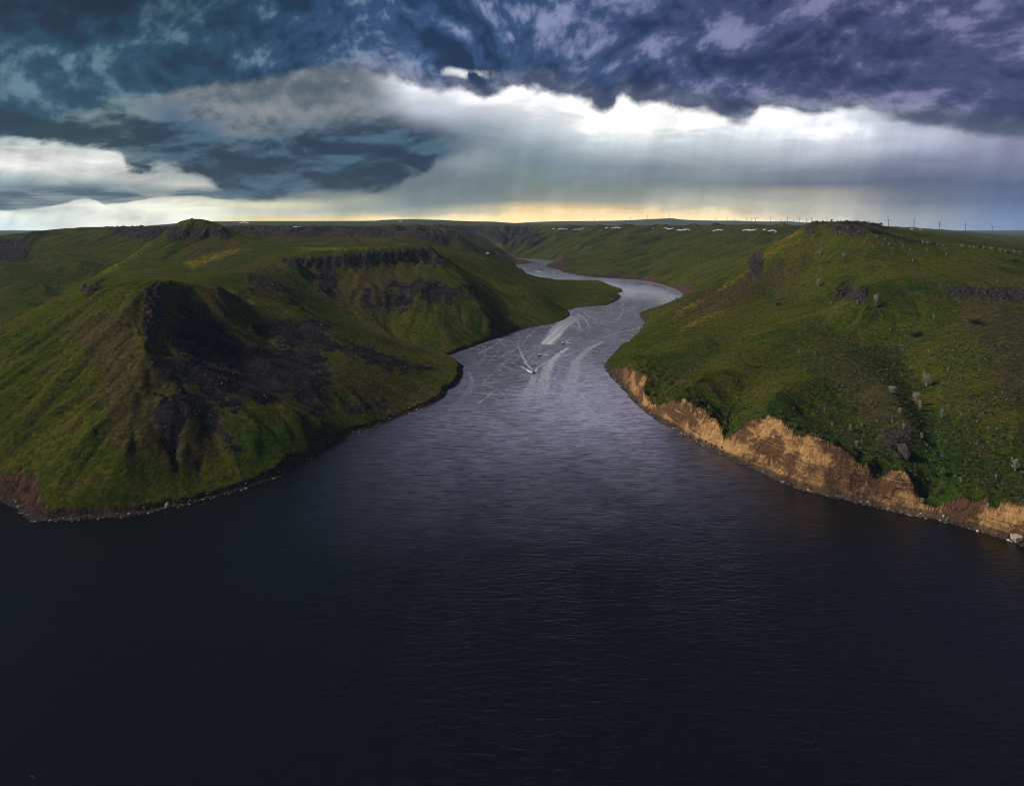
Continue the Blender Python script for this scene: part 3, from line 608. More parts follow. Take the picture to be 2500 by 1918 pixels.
# bluffs of eroded silt: layers, runnels and stains
bz = g.n('ShaderNodeSeparateXYZ'); GM.node_tree.links.new(pos, bz.inputs[0])
layer = g.noise(g.xyz(g.m('MULTIPLY', bz.outputs[0], .012), g.m('MULTIPLY', bz.outputs[1], .012), g.m('MULTIPLY', bz.outputs[2], .55)), 1.0, 4, .7, .5)
run = g.noise(g.vm('MULTIPLY', pos, (1, 1, .85)), .30, 7, .66, .8)
patchn = g.noise(pos, 1/17.0, 3, .55)
sand = g.mix(g.sstep(g.m('ADD', g.m('MULTIPLY', run, .5), g.m('MULTIPLY', patchn, .95)), .67, .84), (.17, .088, .048, 1), (.66, .37, .15, 1))
sand = g.mix(g.m('MULTIPLY', g.sstep(layer, .56, .66), .55), sand, (.80, .54, .24, 1))
sand = g.mix(g.m('MULTIPLY', g.sstep(layer, .46, .36), .6), sand, (.13, .08, .055, 1))
earth = g.mix(g.sstep(run, .4, .65), (.060, .032, .026, 1), (.17, .090, .068, 1))
bcol = g.mix(attr(g, 'sandy'), earth, sand)
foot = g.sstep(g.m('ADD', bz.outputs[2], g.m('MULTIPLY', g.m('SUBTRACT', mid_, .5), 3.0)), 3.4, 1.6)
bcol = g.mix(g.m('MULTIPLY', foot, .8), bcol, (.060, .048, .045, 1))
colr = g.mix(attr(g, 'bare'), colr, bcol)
bh = g.m('ADD', g.m('MULTIPLY', fine, 1.0), g.m('ADD', g.m('MULTIPLY', tuft, .35), g.m('ADD', g.m('MULTIPLY', mid_, 1.6), g.m('MULTIPLY', g.m('MULTIPLY', attr(g, 'bare'), run), 2.5))))
gp = principled(g, colr, 1.0, 0.0, bumpn(g, bh, 1.7, 1.0))
finish(GM, g, gp)

shrubm = (.25 + .75*sm(PXg, 1900, 2100))*(1-sm(DD, 600, 900))*sm(PXg, 1500, 1700)*sm(1-np.abs(fbm(X/50, Y/50, 3, 80)), .55, .95)
shrubm *= sm(PYg, 760, 860)
Vt = np.stack([X.ravel(), Y.ravel(), Zf.ravel()], 1)[used]
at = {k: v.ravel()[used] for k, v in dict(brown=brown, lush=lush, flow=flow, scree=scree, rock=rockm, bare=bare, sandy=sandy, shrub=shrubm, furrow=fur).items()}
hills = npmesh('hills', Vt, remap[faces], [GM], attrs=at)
hills['kind'] = 'structure'
print('terrain', len(Vt), 'verts', len(CP), 'controls')

# ------------------------------------------------------------------ lake
wpx = np.concatenate([np.arange(-1100, 0, 60), np.arange(0, 1080, 8), np.arange(1080, 1600, 2.5), np.arange(1600, 2500, 8), np.arange(2500, 4300, 60)])
wpy = np.concatenate([np.linspace(627, 700, 60), np.arange(701, 1010, 1.6), np.arange(1012, 1400, 5), np.arange(1400, 2600, 30)])
WX, WY = np.meshgrid(wpx, wpy); WD = Dw(WY); WXm = A(WX)*WD
def trail(pts, w0, w1, fade=True, jit=3.0):
    """foam along a path given by photo places; width in metres"""
    out = np.zeros(WX.shape); P_ = [(A(px)*Dw(py), Dw(py)) for px, py in pts]; n = len(P_)-1
    nn = NN*jit
    for i in range(n):
        (ax, ay), (bx, by) = P_[i], P_[i+1]; ex, ey = bx-ax, by-ay; L = ex*ex+ey*ey
        t = np.clip(((WXm-ax)*ex+(WD-ay)*ey)/L, 0, 1); d = np.hypot(WXm-ax-t*ex, WD-ay-t*ey) + nn
        s = (i+t)/n; w = w0+(w1-w0)*s
        out = np.maximum(out, (1-sm(d, w*.45, w))*((1-s)**.8 if fade else 1))
    return out
NN = fbm(WXm/6, WD/6, 3, 15)
foam = np.zeros(WX.shape)
_r = random.Random(21)
for _ in range(95):                      # old, crossing wash lines in the channel
    x, y = _r.uniform(1150, 1560), _r.uniform(735, 985); a = _r.choice((math.radians(-38), math.radians(28), math.radians(-62)))+_r.uniform(-.35, .35); k_ = _r.uniform(-.35, .35); st_ = _r.uniform(14, 34); pth = [(x, y)]
    for _q in range(5): x += math.cos(a)*st_; y += math.sin(a)*st_*.55; a += k_; pth.append((x, y))
    if min(p[1] for p in pth) < 700 or any(not (1120 < p[0] < 1620) for p in pth): continue
    foam = np.maximum(foam, _r.uniform(.14, .42)*trail(pth, _r.uniform(.7, 1.5), _r.uniform(1.2, 2.6), True, 1.3))
for pth, a_, b_, k_ in (([(1301,905),(1284,886),(1272,862),(1264,838)],.8,2.2,.9),([(1303,905),(1335,884),(1375,868),(1420,852),(1475,835)],.8,2.6,.9),([(1395,772),(1412,786),(1418,804),(1405,822)],1.5,3,.7),([(1410,766),(1432,782),(1440,800),(1430,820)],1.5,3,.6),([(1425,764),(1452,780),(1462,798)],1.5,3,.5),([(1378,836),(1392,826),(1440,818)],.8,2,.8),([(1320,866),(1345,855),(1380,845)],.8,2,.8),([(1345,838),(1368,818),(1390,798)],.8,1.6,1.0),([(1560,800),(1510,812),(1450,830),(1400,850)],1.2,2.5,.6),([(1180,800),(1220,830),(1250,870)],1.5,3,.35)):
    foam = np.maximum(foam, k_*trail(pth, a_, b_, True, .8))
foam = np.maximum(foam, trail([(1336,838),(1352,820),(1366,800),(1384,786),(1396,776),(1420,766)], 10, 20))
foam = np.maximum(foam, .95*trail([(1384,850),(1360,868),(1345,885),(1334,905),(1328,930),(1322,960),(1320,1000)], 3, 9))
foam = np.maximum(foam, .6*trail([(1470,835),(1440,850),(1405,880),(1402,905),(1393,940),(1385,975),(1380,1000)], 3, 12))
foam = np.maximum(foam, .5*trail([(1302,918),(1300,940),(1285,965),(1275,990)], 3, 10))
foam = np.maximum(foam, .22*trail([(1144,910),(1156,930),(1148,950),(1120,980),(1060,1050)], 2, 5))
foam = np.maximum(foam, .35*trail([(1385,790),(1410,800),(1430,812)], 5, 10))
foam = np.maximum(foam, .35*trail([(1318,664),(1305,660),(1330,668)], 8, 12))
# bow waves spreading behind the boats lift the surface itself
lift = np.zeros(WX.shape)
def ring(pts, lam, amp, reach):
    global lift
    P_ = [(A(px)*Dw(py), Dw(py)) for px, py in pts]
    dmin = np.full(WX.shape, 1e9)
    for i in range(len(P_)-1):
        (ax, ay), (bx, by) = P_[i], P_[i+1]; ex, ey = bx-ax, by-ay
        t = np.clip(((WXm-ax)*ex+(WD-ay)*ey)/(ex*ex+ey*ey), 0, 1); dmin = np.minimum(dmin, np.hypot(WXm-ax-t*ex, WD-ay-t*ey))
    lift += amp*np.cos(dmin/lam*2*np.pi)*np.exp(-(dmin/reach)**2)
ring([(1301,905),(1340,880),(1390,860),(1450,838),(1500,822)], 7, .22, 10)
ring([(1301,905),(1285,880),(1270,850),(1262,820)], 7, .22, 9)
ring([(1320,866),(1305,845),(1300,820)], 6, .18, 8); ring([(1320,866),(1350,852),(1390,835),(1420,826)], 6, .18, 8)
ring([(1345,838),(1372,815),(1390,795),(1405,785)], 9, .25, 22)
ring([(1130,900),(1160,910),(1150,945),(1100,1000)], 6, .15, 10)
ring([(400,1265),(360,1300),(330,1330)], 5, .16, 16)
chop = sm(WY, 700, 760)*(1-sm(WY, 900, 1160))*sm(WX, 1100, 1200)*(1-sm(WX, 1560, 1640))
sky_sheen = sm(WY, 640, 760)*(1-sm(WY, 930, 1420))*(1-sm(np.abs(WX-(1350+.05*(WY-900)))/(1+.0012*np.maximum(WY-900, 0)), 150, 520))  # pale water colour standing in for sky reflected along the channel
sky_sheen = sky_sheen*.34 + 1.1*np.exp(-((WX-1455)/150)**2-((WY-965)/75)**2) + .95*(1-sm(WY, 700, 745)) + .30*np.exp(-((WX-1400)/300)**2-((WY-1040)/90)**2)  # brighter painted reflection: patch in mid-channel and the whole far river
WM, w = newmat('lake_water')
wpos = w.n('ShaderNodeNewGeometry').outputs['Position']
wf = attr(w, 'foam'); wc = attr(w, 'chop')
rot = w.n('ShaderNodeMapping'); w.set(rot.inputs[0], wpos); rot.inputs['Rotation'].default_value = (0, 0, math.radians(8)); rot.inputs['Scale'].default_value = (.34, 1, 1)
w1 = w.noise(rot.outputs[0], 1/1.7, 4, .55, .6); w2 = w.noise(rot.outputs[0], 1/5.5, 3, .5, .4)
w3 = w.noise(wpos, 1/1.1, 3, .6); gust = w.noise(w.vm('MULTIPLY', wpos, (1, .6, 1)), 1/60.0, 4, .6, .8)
whirl = w.noise(wpos, 1/13.0, 6, .7, 2.2)
hgt = w.m('ADD', w.m('ADD', w.m('MULTIPLY', w1, .42), w.m('MULTIPLY', w2, .42)), w.m('MULTIPLY', w3, .16))
hgt = w.m('MULTIPLY', hgt, w.m('ADD', .65, w.m('MULTIPLY', w.sstep(gust, .38, .62), .55)))
hgt = w.m('MULTIPLY', hgt, attr(w, 'fetch'))
hgt = w.m('ADD', hgt, w.m('MULTIPLY', w.m('MULTIPLY', wc, whirl), 2.4))
sA = w.n('ShaderNodeMapping'); w.set(sA.inputs[0], wpos); sA.inputs['Rotation'].default_value = (0, 0, math.radians(38)); sA.inputs['Scale'].default_value = (.16, 1, 1)
sB = w.n('ShaderNodeMapping'); w.set(sB.inputs[0], wpos); sB.inputs['Rotation'].default_value = (0, 0, math.radians(-48)); sB.inputs['Scale'].default_value = (.13, 1, 1)
sC = w.n('ShaderNodeMapping'); w.set(sC.inputs[0], wpos); sC.inputs['Scale'].default_value = (.2, 1, 1)
fmask = w.m('MULTIPLY', wf, w.sstep(w.noise(w.vm('MULTIPLY', wpos, (.45, 1, 1)), 1/1.8, 5, .7, 1.2), .30, .52))
scum = w.m('MULTIPLY', wc, w.m('MULTIPLY', w.m('ADD', w.m('MULTIPLY', w.sstep(w.noise(sA.outputs[0], 1/3.2, 6, .68, 1.6), .50, .66), .60), w.m('MULTIPLY', w.sstep(w.noise(sB.outputs[0], 1/2.6, 6, .68, 1.4), .53, .68), .60))))
fm_ = w.m('MAXIMUM', fmask, scum)
wcol = w.mix(fm_, w.mix(w.m('MULTIPLY', attr(w, 'sky_sheen'), w.m('MULTIPLY', w.sstep(gust, .30, .62, .6, 1.0), w.sstep(w.noise(sC.outputs[0], 1/2.4, 5, .65, .8), .36, .62, .45, 1.35))), (.0042, .0046, .0062, 1), (.33, .33, .54, 1)), (.62, .66, .74, 1))  # dark water, painted sky reflection in streaks, foam on top
wp = principled(w, wcol, w.m('ADD', w.m('MULTIPLY', attr(w, 'far'), .17), w.m('MULTIPLY', fm_, .6)), .5, bumpn(w, hgt, .75, 1.0))
wp.inputs['IOR'].default_value = 1.33
finish(WM, w, wp)
wsd = sdf_poly(WXm.ravel(), WD.ravel(), wat).reshape(WX.shape)
wk = wsd < 30
wfm = wk[:-1, :-1] | wk[1:, :-1] | wk[:-1, 1:] | wk[1:, 1:]
wi = np.arange(WX.size).reshape(WX.shape)
wfc = np.stack([wi[:-1, :-1][wfm], wi[1:, :-1][wfm], wi[1:, 1:][wfm], wi[:-1, 1:][wfm]], 1)
wu = np.zeros(WX.size, bool); wu[wfc.ravel()] = True; wr = np.cumsum(wu)-1
Vw = np.stack([WXm.ravel(), WD.ravel(), lift.ravel()], 1)[wu]
lake = npmesh('water', Vw, wr[wfc], [WM], attrs={'foam': foam.ravel()[wu], 'chop': chop.ravel()[wu], 'sky_sheen': sky_sheen.ravel()[wu], 'far': (.95-.65*sm(WD, 800, 1350)).ravel()[wu], 'fetch': (1-.85*sm(WD, 560, 1250)).ravel()[wu]})
lake['kind'] = 'structure'

# ------------------------------------------------------------------ air: one closed box of pale haze round everything
HM = bpy.data.materials.new('pale_air'); HM.use_nodes = True; HM.node_tree.nodes.clear(); hb = NB(HM.node_tree)
hv = hb.n('ShaderNodeVolumePrincipled'); hv.inputs['Color'].default_value = (.50, .74, 1.0, 1); hv.inputs['Density'].default_value = 3.8e-5
hv.inputs['Anisotropy'].default_value = 0.0
ho = hb.n('ShaderNodeOutputMaterial'); HM.node_tree.links.new(hv.outputs[0], ho.inputs['Volume'])
zmin = float(Vt[:, 2].min()) - 1.5; zmax = float(Vt[:, 2].max()) + 160
x1 = float(np.abs(Vt[:, 0]).max()) + 100
hc = [(sx*x1, yy, zz) for zz in (zmin, zmax) for yy in (-700, 13500) for sx in (-1, 1)]
haze = npmesh('haze', hc, [(0,2,3,1),(4,5,7,6),(0,1,5,4),(2,6,7,3),(0,4,6,2),(1,3,7,5)], [HM], smooth=False)
haze['kind'] = 'stuff'; haze['label'] = 'pale even haze filling the air over the lake and hills'

# ------------------------------------------------------------------ small mesh tools
class MB:
    def __init__(s): s.v = []; s.f = []
    def add(s, V, Fc): k = len(s.v); s.v += [tuple(p) for p in V]; s.f += [tuple(i+k for i in q) for q in Fc]
    def tube(s, p0, p1, r0, r1, n=6, cap=True):
        p0, p1 = Vector(p0), Vector(p1); d = (p1-p0).normalized(); u = d.orthogonal().normalized(); w_ = d.cross(u)
        V = [p0+(u*math.cos(t)+w_*math.sin(t))*r0 for t in (2*math.pi*i/n for i in range(n))] + [p1+(u*math.cos(t)+w_*math.sin(t))*r1 for t in (2*math.pi*i/n for i in range(n))]
        Fc = [(i, (i+1) % n, n+(i+1) % n, n+i) for i in range(n)]
        if cap: Fc += [tuple(range(n))[::-1], tuple(range(n, 2*n))]
        s.add(V, Fc)
    def box(s, c_, sz):
        x, y, z_ = (q/2 for q in sz); V = [(c_[0]+a*x, c_[1]+b_*y, c_[2]+d*z_) for d in (-1, 1) for b_ in (-1, 1) for a in (-1, 1)]
        s.add(V, [(0,2,3,1),(4,5,7,6),(0,1,5,4),(2,6,7,3),(0,4,6,2),(1,3,7,5)])
    def loft(s, rings, cap=True):
        k = len(s.v); n = len(rings[0])
        for r in rings: s.v += [tuple(p) for p in r]
        for j in range(len(rings)-1):
            for i in range(n): s.f.append((k+j*n+i, k+j*n+(i+1) % n, k+(j+1)*n+(i+1) % n, k+(j+1)*n+i))
        if cap: s.f.append(tuple(k+i for i in range(n))[::-1]); s.f.append(tuple(k+(len(rings)-1)*n+i for i in range(n)))
    def build(s, name, mat, parent=None, smooth=False):
        me = bpy.data.meshes.new(name); me.from_pydata([tuple(p) for p in s.v], [], s.f); me.update(); me.materials.append(mat)
        if smooth: me.polygons.foreach_set('use_smooth', [True]*len(me.polygons))
        o = bpy.data.objects.new(name, me); COL.objects.link(o)
        if parent: o.parent = parent
        return o
def empty(name, loc, rz=0.0, sc_=1.0):
    o = bpy.data.objects.new(name, None); COL.objects.link(o); o.location = loc; o.rotation_euler = (0, 0, rz); o.scale = (sc_,)*3; o.empty_display_size = .5; return o
def copy_tree(o, parent=None):
    c_ = o.copy(); COL.objects.link(c_); c_.parent = parent
    for ch in [q for q in bpy.data.objects if q.parent == o]: copy_tree(ch, c_)
    return c_
def paint(name, col, rough=.6, spec=.3, var=.15, sc_=2.0):
    m, nb = newmat(name); ps_ = nb.n('ShaderNodeTexCoord').outputs['Object']
    n_ = nb.noise(ps_, sc_, 4, .6); cc = nb.mix(nb.sstep(n_, .3, .7), tuple(v*(1-var) for v in col)+(1,), tuple(min(1, v*(1+var)) for v in col)+(1,))
    return finish(m, nb, principled(nb, cc, rough, spec))
M_tower = paint('turbine_paint', (.20,.21,.23), .5); M_blade = paint('blade_paint', (.17,.18,.20), .5)
M_bark = paint('pale_bark', (.34,.31,.27), .9, .1, .3, 6); M_twig = paint('bare_twigs', (.42,.39,.33), .9, .1, .3, 6)
M_dbark = paint('grey_bark', (.10,.085,.08), .9, .1, .3); M_dtwig = paint('grey_twigs', (.15,.125,.125), .9, .1, .3)
M_leaf = paint('shrub_leaves', (.035,.060,.018), .8, .15, .4, 3); M_dleaf = paint('dark_leaves', (.014,.020,.012), .8, .15, .4, 3); M_bleaf = paint('bright_leaves', (.07,.15,.015), .8, .15, .3, 3)
M_snow = paint('old_snow', (.66,.68,.72), .8, .3, .05, .1); M_hull = paint('dark_hull', (.012,.016,.035), .25, .5); M_white = paint('white_gelcoat', (.75,.76,.78), .3, .5)
M_glass = paint('tinted_glass', (.02,.03,.04), .08, .6, .05); M_rock = paint('pale_rock', (.42,.36,.28), .9, .1, .4, 1.2); M_drock = paint('dark_rock', (.07,.055,.055), .9, .1, .5, 1.0)
M_foam = paint('boat_foam', (.80,.82,.88), .7, .2, .12, .8); M_metal = paint('weathered_steel', (.10,.10,.11), .4, .4)

# ------------------------------------------------------------------ wind turbines
def make_turbine(hub, blade, ang, rt):
    root = empty('wind_turbine', (0, 0, 0))
    t = MB(); rings = []
    for k in range(9):
        h = hub*k/8; r = rt*(1-.45*k/8); rings.append([(r*math.cos(a), r*math.sin(a), h) for a in (2*math.pi*i/12 for i in range(12))])
    t.loft(rings); t.build('tower', M_tower, root, True)
    nb_ = MB(); L = blade*.22; rr = rt*.62
    nb_.loft([[(rr*.7*x, -L*.4, hub+rr*.7*z_) for x, z_ in ((-1,-1),(1,-1),(1,1),(-1,1))], [(rr*x, 0, hub+rr*z_) for x, z_ in ((-1,-1),(1,-1),(1,1),(-1,1))], [(rr*.8*x, L*.8, hub+rr*.8*z_) for x, z_ in ((-1,-1),(1,-1),(1,1),(-1,1))]])
    nb_.build('nacelle', M_tower, root)
    hb_ = MB(); hb_.loft([[(r*math.cos(a), y, hub+r*math.sin(a)) for a in (2*math.pi*i/10 for i in range(10))] for r, y in ((rt*.15, -L*.95), (rt*.5, -L*.75), (rt*.6, -L*.4))]); hb_.build('hub', M_tower, root, True)
    for k in range(3):
        a = math.radians(ang+120*k); d = Vector((math.sin(a), 0, math.cos(a))); s_ = Vector((math.cos(a), 0, -math.sin(a))); o0 = Vector((0, -L*.6, hub)); bm_ = MB(); rg = []
        for q in range(8):
            f_ = q/7; c0 = o0+d*blade*f_; wd = rt*(.42 + .75*math.sin(min(1, f_*4)*math.pi/2))*(1-f_*.78); th = rt*.22*(1-f_*.85); sh = s_*wd*.25
            rg.append([c0+sh-s_*wd*.5, c0+sh+Vector((0, th, 0)), c0+sh+s_*wd*.5, c0+sh-Vector((0, th, 0))])
        bm_.loft(rg); bm_.build('blade', M_blade, root, True)
    return root
def place_turbine(px, hy, D, bl, ang, rt, label, group, yaw=0):
    zz = terrain_z(px, D); hub = Zof(hy, D)-zz
    r = make_turbine(hub+1.5, bl*D/F, ang, rt); r.location = (A(px)*D, D, zz-1.5); r.rotation_euler.z = yaw - math.atan(A(px))
    tag(r, label, 'wind turbine', group)
G5 = 'large wind turbines on the right plateau'
for i, (px, hy, ang) in enumerate([(2168.8,536,-15),(2231.3,537.8,26),(2293.5,543.7,28),(2356.8,547.8,2),(2422.5,552.3,-14)]):
    place_turbine(px, hy, 5000, 9.8, ang, 3.3, ['leftmost of the five large grey wind turbines on the right plateau','second from the left of the five large wind turbines on the right plateau','middle one of the five large wind turbines on the right plateau','second from the right of the five large wind turbines, one blade straight up','rightmost of the five large grey wind turbines, nearest the right edge'][i], G5)
MID = [(1748.6,533.0,4.2,10),(1775.7,532.2,4.6,55),(1793,534.2,4.2,40),(1822,533.5,6.5,60),(1835,533.8,4.5,-10),(1844.6,533,6.8,58),(1870.5,533.8,5.5,55),(1881.4,531.8,7.2,60),(1906.4,535.5,4.2,5),(1918.5,536,4.2,70),(1922.9,530.3,8.2,-8),(1938,537.5,3.8,50),(1951.4,532.2,7.2,2),(1969.7,535.5,7.4,-42),(1980.8,531.8,6.2,50),(2019,531.5,4.4,5)]
ORD = ['first','second','third','fourth','fifth','sixth','seventh','eighth','ninth','tenth','eleventh','twelfth','thirteenth','fourteenth','fifteenth','sixteenth']
for i, (px, hy, bl, ang) in enumerate(MID):
    big_ = bl > 6
    place_turbine(px, hy, 11800, bl, ang, 5.2 if big_ else 4.0, ('distant wind turbine, %s from the left in the row on the low blue ridge' % ORD[i]) if i < 15 else 'tiny distant wind turbine showing behind the trees on the right hilltop', 'distant wind turbines on the blue ridge')
for i, (px, hy, bl, ang) in enumerate([(1451,534.3,3.0,10),(1497,533,3.0,50),(1539,530,4.0,45),(1581.4,526.5,4.6,3),(1633.8,523.7,4.8,50)]):
    place_turbine(px, hy, 12300, bl, ang, 3.6 if i < 2 else 4.6, ['faint tiny wind turbine farthest left over the blue mountains','second faint wind turbine from the left over the blue mountains','wind turbine on the left shoulder of the blue peak, third from the left','wind turbine just left of the blue peak, fourth from the left','wind turbine standing on the very top of the blue peak'][i], 'faint wind turbines on the blue mountains')

# ------------------------------------------------------------------ snow patches lying below the rims
def snow(px, py, wpx, label, hpx=2.6, seed=0, D0=900, rise=0):
    n_ = max(6, int(wpx*1.2)); V = []; Fc = []
    for i in range(n_+1):
        f_ = i/n_; x = px+(f_-.5)*wpx; cy_ = py + rise*(.5-f_) + 1.0*min(1, wpx/26)*math.sin(f_*7+seed) ; hh = hpx*(.35+.65*math.sin(math.pi*min(1, max(0, f_*1.0))))*(.55+.45*abs(math.sin(f_*9+seed*2.3)))*.5+.15
        for k in range(4):
            y = cy_ + (k/3*2-1)*hh; p = hit(x, y, D0); V.append((p.x, p.y, p.z+.5))
    top = len(V)
    V += [(a, b_, c_-1.4) for a, b_, c_ in V]
    for i in range(n_):
        for k in range(3):
            a = i*4+k; Fc.append((a, a+4, a+5, a+1)); Fc.append((a+top, a+1+top, a+5+top, a+4+top))
        for k, sg in ((0, 1), (3, 0)):
            a = i*4+k; Fc.append((a, a+top, a+4+top, a+4) if sg else (a, a+4, a+4+top, a+top))
    for i in (0, n_):
        for k in range(3):
            a = i*4+k; Fc.append((a, a+1, a+1+top, a+top))
    m_ = MB(); m_.v = V; m_.f = Fc; o = m_.build('snow_patch', M_snow, None, True); tag(o, label, 'snow patch', 'snow patches under the canyon rim')
SN = [(1352,558,6,'tiny snow dab at the left end of the far right canyon rim',3,0),(1374,559,24,'long low snow patch, second from the left under the far right rim',3.4,0),(1412,560,28,'slanting snow strip, third from the left under the far right rim',3,4),
 (1481,556,8,'short snow patch left of a longer one at mid rim',3,0),(1503,556,24,'longer snow patch right of a short one at mid rim',2.6,0),(1594,556.5,4,'speck of snow just left of the dark rim crags',3,0),(1633,558,25,'lumpy snow patch of three joined blobs below dark rim crags',4.2,0),
 (1668,561,33,'broad bright snow patch right of the lumpy three-blob one',4.6,0),(1752,562,25,'curved snow patch with a small ball at its left end',3.4,2),(1829,561.5,36,'longest wavy snow patch under the rim, left of the grassy hill crest',5,3),(1866,560.5,7,'small snow patch between the longest patch and a ragged one',3.6,0),
 (1884,563,20,'ragged snow patch nearest the right hill crest',5,0),(1893,567,7,'thin snow sliver just below the ragged patch',1.8,3)]
for i, (px, py, wd, lb, hp, rs) in enumerate(SN): snow(px, py, wd, lb, hp*.6, i*1.7, 1000, rs)
snow(596, 543.3, 24, 'thin snow streak high on the teal plateau right of the butte', 2.2, 1, 3500); snow(722, 553.8, 12, 'left one of two small snow patches on the plateau behind the mesa', 2.4, 2, 1500); snow(734, 553.4, 6, 'right, smaller one of two snow patches on the plateau behind the mesa', 2.4, 3, 1500)
snow(978, 540.2, 8, 'single snow patch on the teal hill in the distance left of centre', 2.0, 4, 3500); snow(2226, 559, 9, 'snow patch left of another on the plateau below the second large turbine', 2.6, 5, 1500); snow(2247, 560.4, 6, 'smaller snow patch on the plateau, between two large turbines', 2.0, 6, 1500)

# ------------------------------------------------------------------ boats and their spray
def make_boat():
    root = empty('motorboat', (0, 0, 0)); L, Wd = 7.2, 2.6
    def sec(y, w_, zb, zt): return [(-w_/2, y, zt), (-w_/2*.86, y, (zb+zt)/2-.1), (0, y, zb), (w_/2*.86, y, (zb+zt)/2-.1), (w_/2, y, zt)]
    h = MB(); h.loft([sec(3.4, 2.3, -.3, .75), sec(1.5, 2.6, -.35, .8), sec(-.8, 2.5, -.35, .9), sec(-2.4, 1.7, -.25, 1.05), sec(-3.3, .7, .1, 1.2), sec(-3.75, .1, .75, 1.28)]); h.build('hull', M_hull, root, True)
    d = MB(); d.loft([[(-.95, 2.9, .78), (.95, 2.9, .78), (.95, 2.9, .92), (-.95, 2.9, .92)], [(-1.1, .6, .84), (1.1, .6, .84), (1.1, .6, 1.0), (-1.1, .6, 1.0)], [(-.7, -2.3, 1.06), (.7, -2.3, 1.06), (.6, -2.3, 1.16), (-.6, -2.3, 1.16)]]); d.build('deck', M_white, root)
    g_ = MB(); g_.loft([[(-1.05, .5, 1.0), (1.05, .5, 1.0), (.9, .1, 1.6), (-.9, .1, 1.6)], [(-.85, -.7, 1.05), (.85, -.7, 1.05), (.8, -.45, 1.55), (-.8, -.45, 1.55)]]); g_.build('windshield', M_glass, root)
    t = MB()
    for sx in (-1, 1): t.tube((sx*1.15, .9, .9), (sx*.95, .3, 2.3), .06, .05); t.tube((sx*1.1, 1.7, .9), (sx*.95, .5, 2.3), .05, .05)
    t.tube((-.95, .35, 2.3), (.95, .35, 2.3), .07, .07); t.build('wake_tower', M_metal, root)
    e = MB(); e.box((0, 3.75, .25), (1.9, .7, .12)); e.build('swim_platform', M_white, root)
    return root
BO = [(1301.5,909.5,math.radians(2),'dark motorboat nearest the camera, running towards it between two spray wings'),(1318.5,868.5,math.radians(-38),'motorboat behind and right of the nearest one, left of the wide foam trail'),(1375.5,838.5,math.radians(-35),'farthest of the three motorboats, right of the others near the bend')]
b0 = None; spr = MB()
def wing(bx, by, hd, sx, L, w0, w1, fwd=0, spread=0.0):
    n_, rg = 12, []
    for i in range(n_+1):
        f_ = i/n_; y = fwd + L*f_; off = sx*(1.0 + (w0+w1)*.5*f_ + .8*f_*f_ + spread*f_**.8); wd = (w0*(1-f_)+w1*f_)*math.sin(math.pi*min(1, .12+f_*.88))**.6 + .1
        hgt_ = .55*(1-f_*.6)*(1+.3*math.sin(i*2.1)); P4 = [(off-wd/2, y, -.05), (off-wd*.2, y, hgt_), (off+wd*.25, y, hgt_*.8), (off+wd/2, y, -.05)]
        rg.append([(bx+x*math.cos(hd)-yy*math.sin(hd), by+x*math.sin(hd)+yy*math.cos(hd), zz) for x, yy, zz in P4])
    spr.loft(rg)
for px, py, hd, lb in BO:
    D = Dw(py); bt = make_boat() if b0 is None else copy_tree(b0)
    if b0 is None: b0 = bt
    bt.location = (A(px)*D, D, .1); bt.rotation_euler = (0, 0, hd); tag(bt, lb, 'motorboat', 'motorboats on the lake')
    for sx in (-1, 1): wing(A(px)*D, D, hd, sx, 12, 2.0, 4.2 if py < 900 else 3.6, -1.5, 1.0)
    if py > 900:
        for sx in (-1, 1): wing(A(px)*D, D+2, hd, sx*.8, 22, .25, .4, 0, 11.0)
sp = spr.build('boat_spray', M_foam, None, True); sp['kind'] = 'stuff'; sp['label'] = 'white spray and foam thrown up beside the running boats'

# ------------------------------------------------------------------ bare trees and shrubs
def make_bare(name, seed, trunkm, twigm, spread=.34, stems=5, low=.1):
    rnd = random.Random(seed); root = empty(name, (0, 0, 0)); t = MB(); c_ = MB()
    tips = []
    for s_ in range(stems):
        a = rnd.uniform(0, 6.28); r_ = rnd.uniform(.2, 1)*spread*.5; p0 = Vector((rnd.uniform(-.02, .02), rnd.uniform(-.02, .02), -.03)); p1 = Vector((r_*math.cos(a)*.5, r_*math.sin(a)*.5, rnd.uniform(.3, .42))); p2 = p1+Vector((r_*math.cos(a)*.6, r_*math.sin(a)*.6, rnd.uniform(.25, .35)))
        t.tube(p0, p1, .022, .015, 5, False); t.tube(p1, p2, .015, .008, 5, False); tips += [(p0.lerp(p1, .6), .8), (p1, 1), (p1.lerp(p2, .5), .9), (p2, .7)]
    for p, k in tips:
        for j in range(14):
            a = rnd.uniform(0, 6.28); el_ = rnd.uniform(-.1, 1.4); L = rnd.uniform(.12, .26)*k*(1.15-p.z*.55); d = Vector((math.cos(a)*math.cos(el_)*(.3+spread*1.6), math.sin(a)*math.cos(el_)*(.3+spread*1.6), math.sin(el_)))
            q = p+d*L; wv = Vector((-math.sin(a), math.cos(a), .2))*.0075
            c_.add([p-wv, p+wv, q+wv*.5, q-wv*.5], [(0, 1, 2, 3)])
            for m_ in range(3):
                f0 = rnd.uniform(.3, .95); b0_ = p+d*L*f0; d2 = (d+Vector((rnd.uniform(-.8, .8), rnd.uniform(-.8, .8), rnd.uniform(-.1, .6)))*.7); q2 = b0_+d2*L*.5; w2_ = Vector((rnd.uniform(-1, 1), rnd.uniform(-1, 1), .3)).normalized()*.005
                c_.add([b0_-w2_, b0_+w2_, q2+w2_*.5, q2-w2_*.5], [(0, 1, 2, 3)])
    t.build('trunk', trunkm, root); c_.build('crown', twigm, root); return root
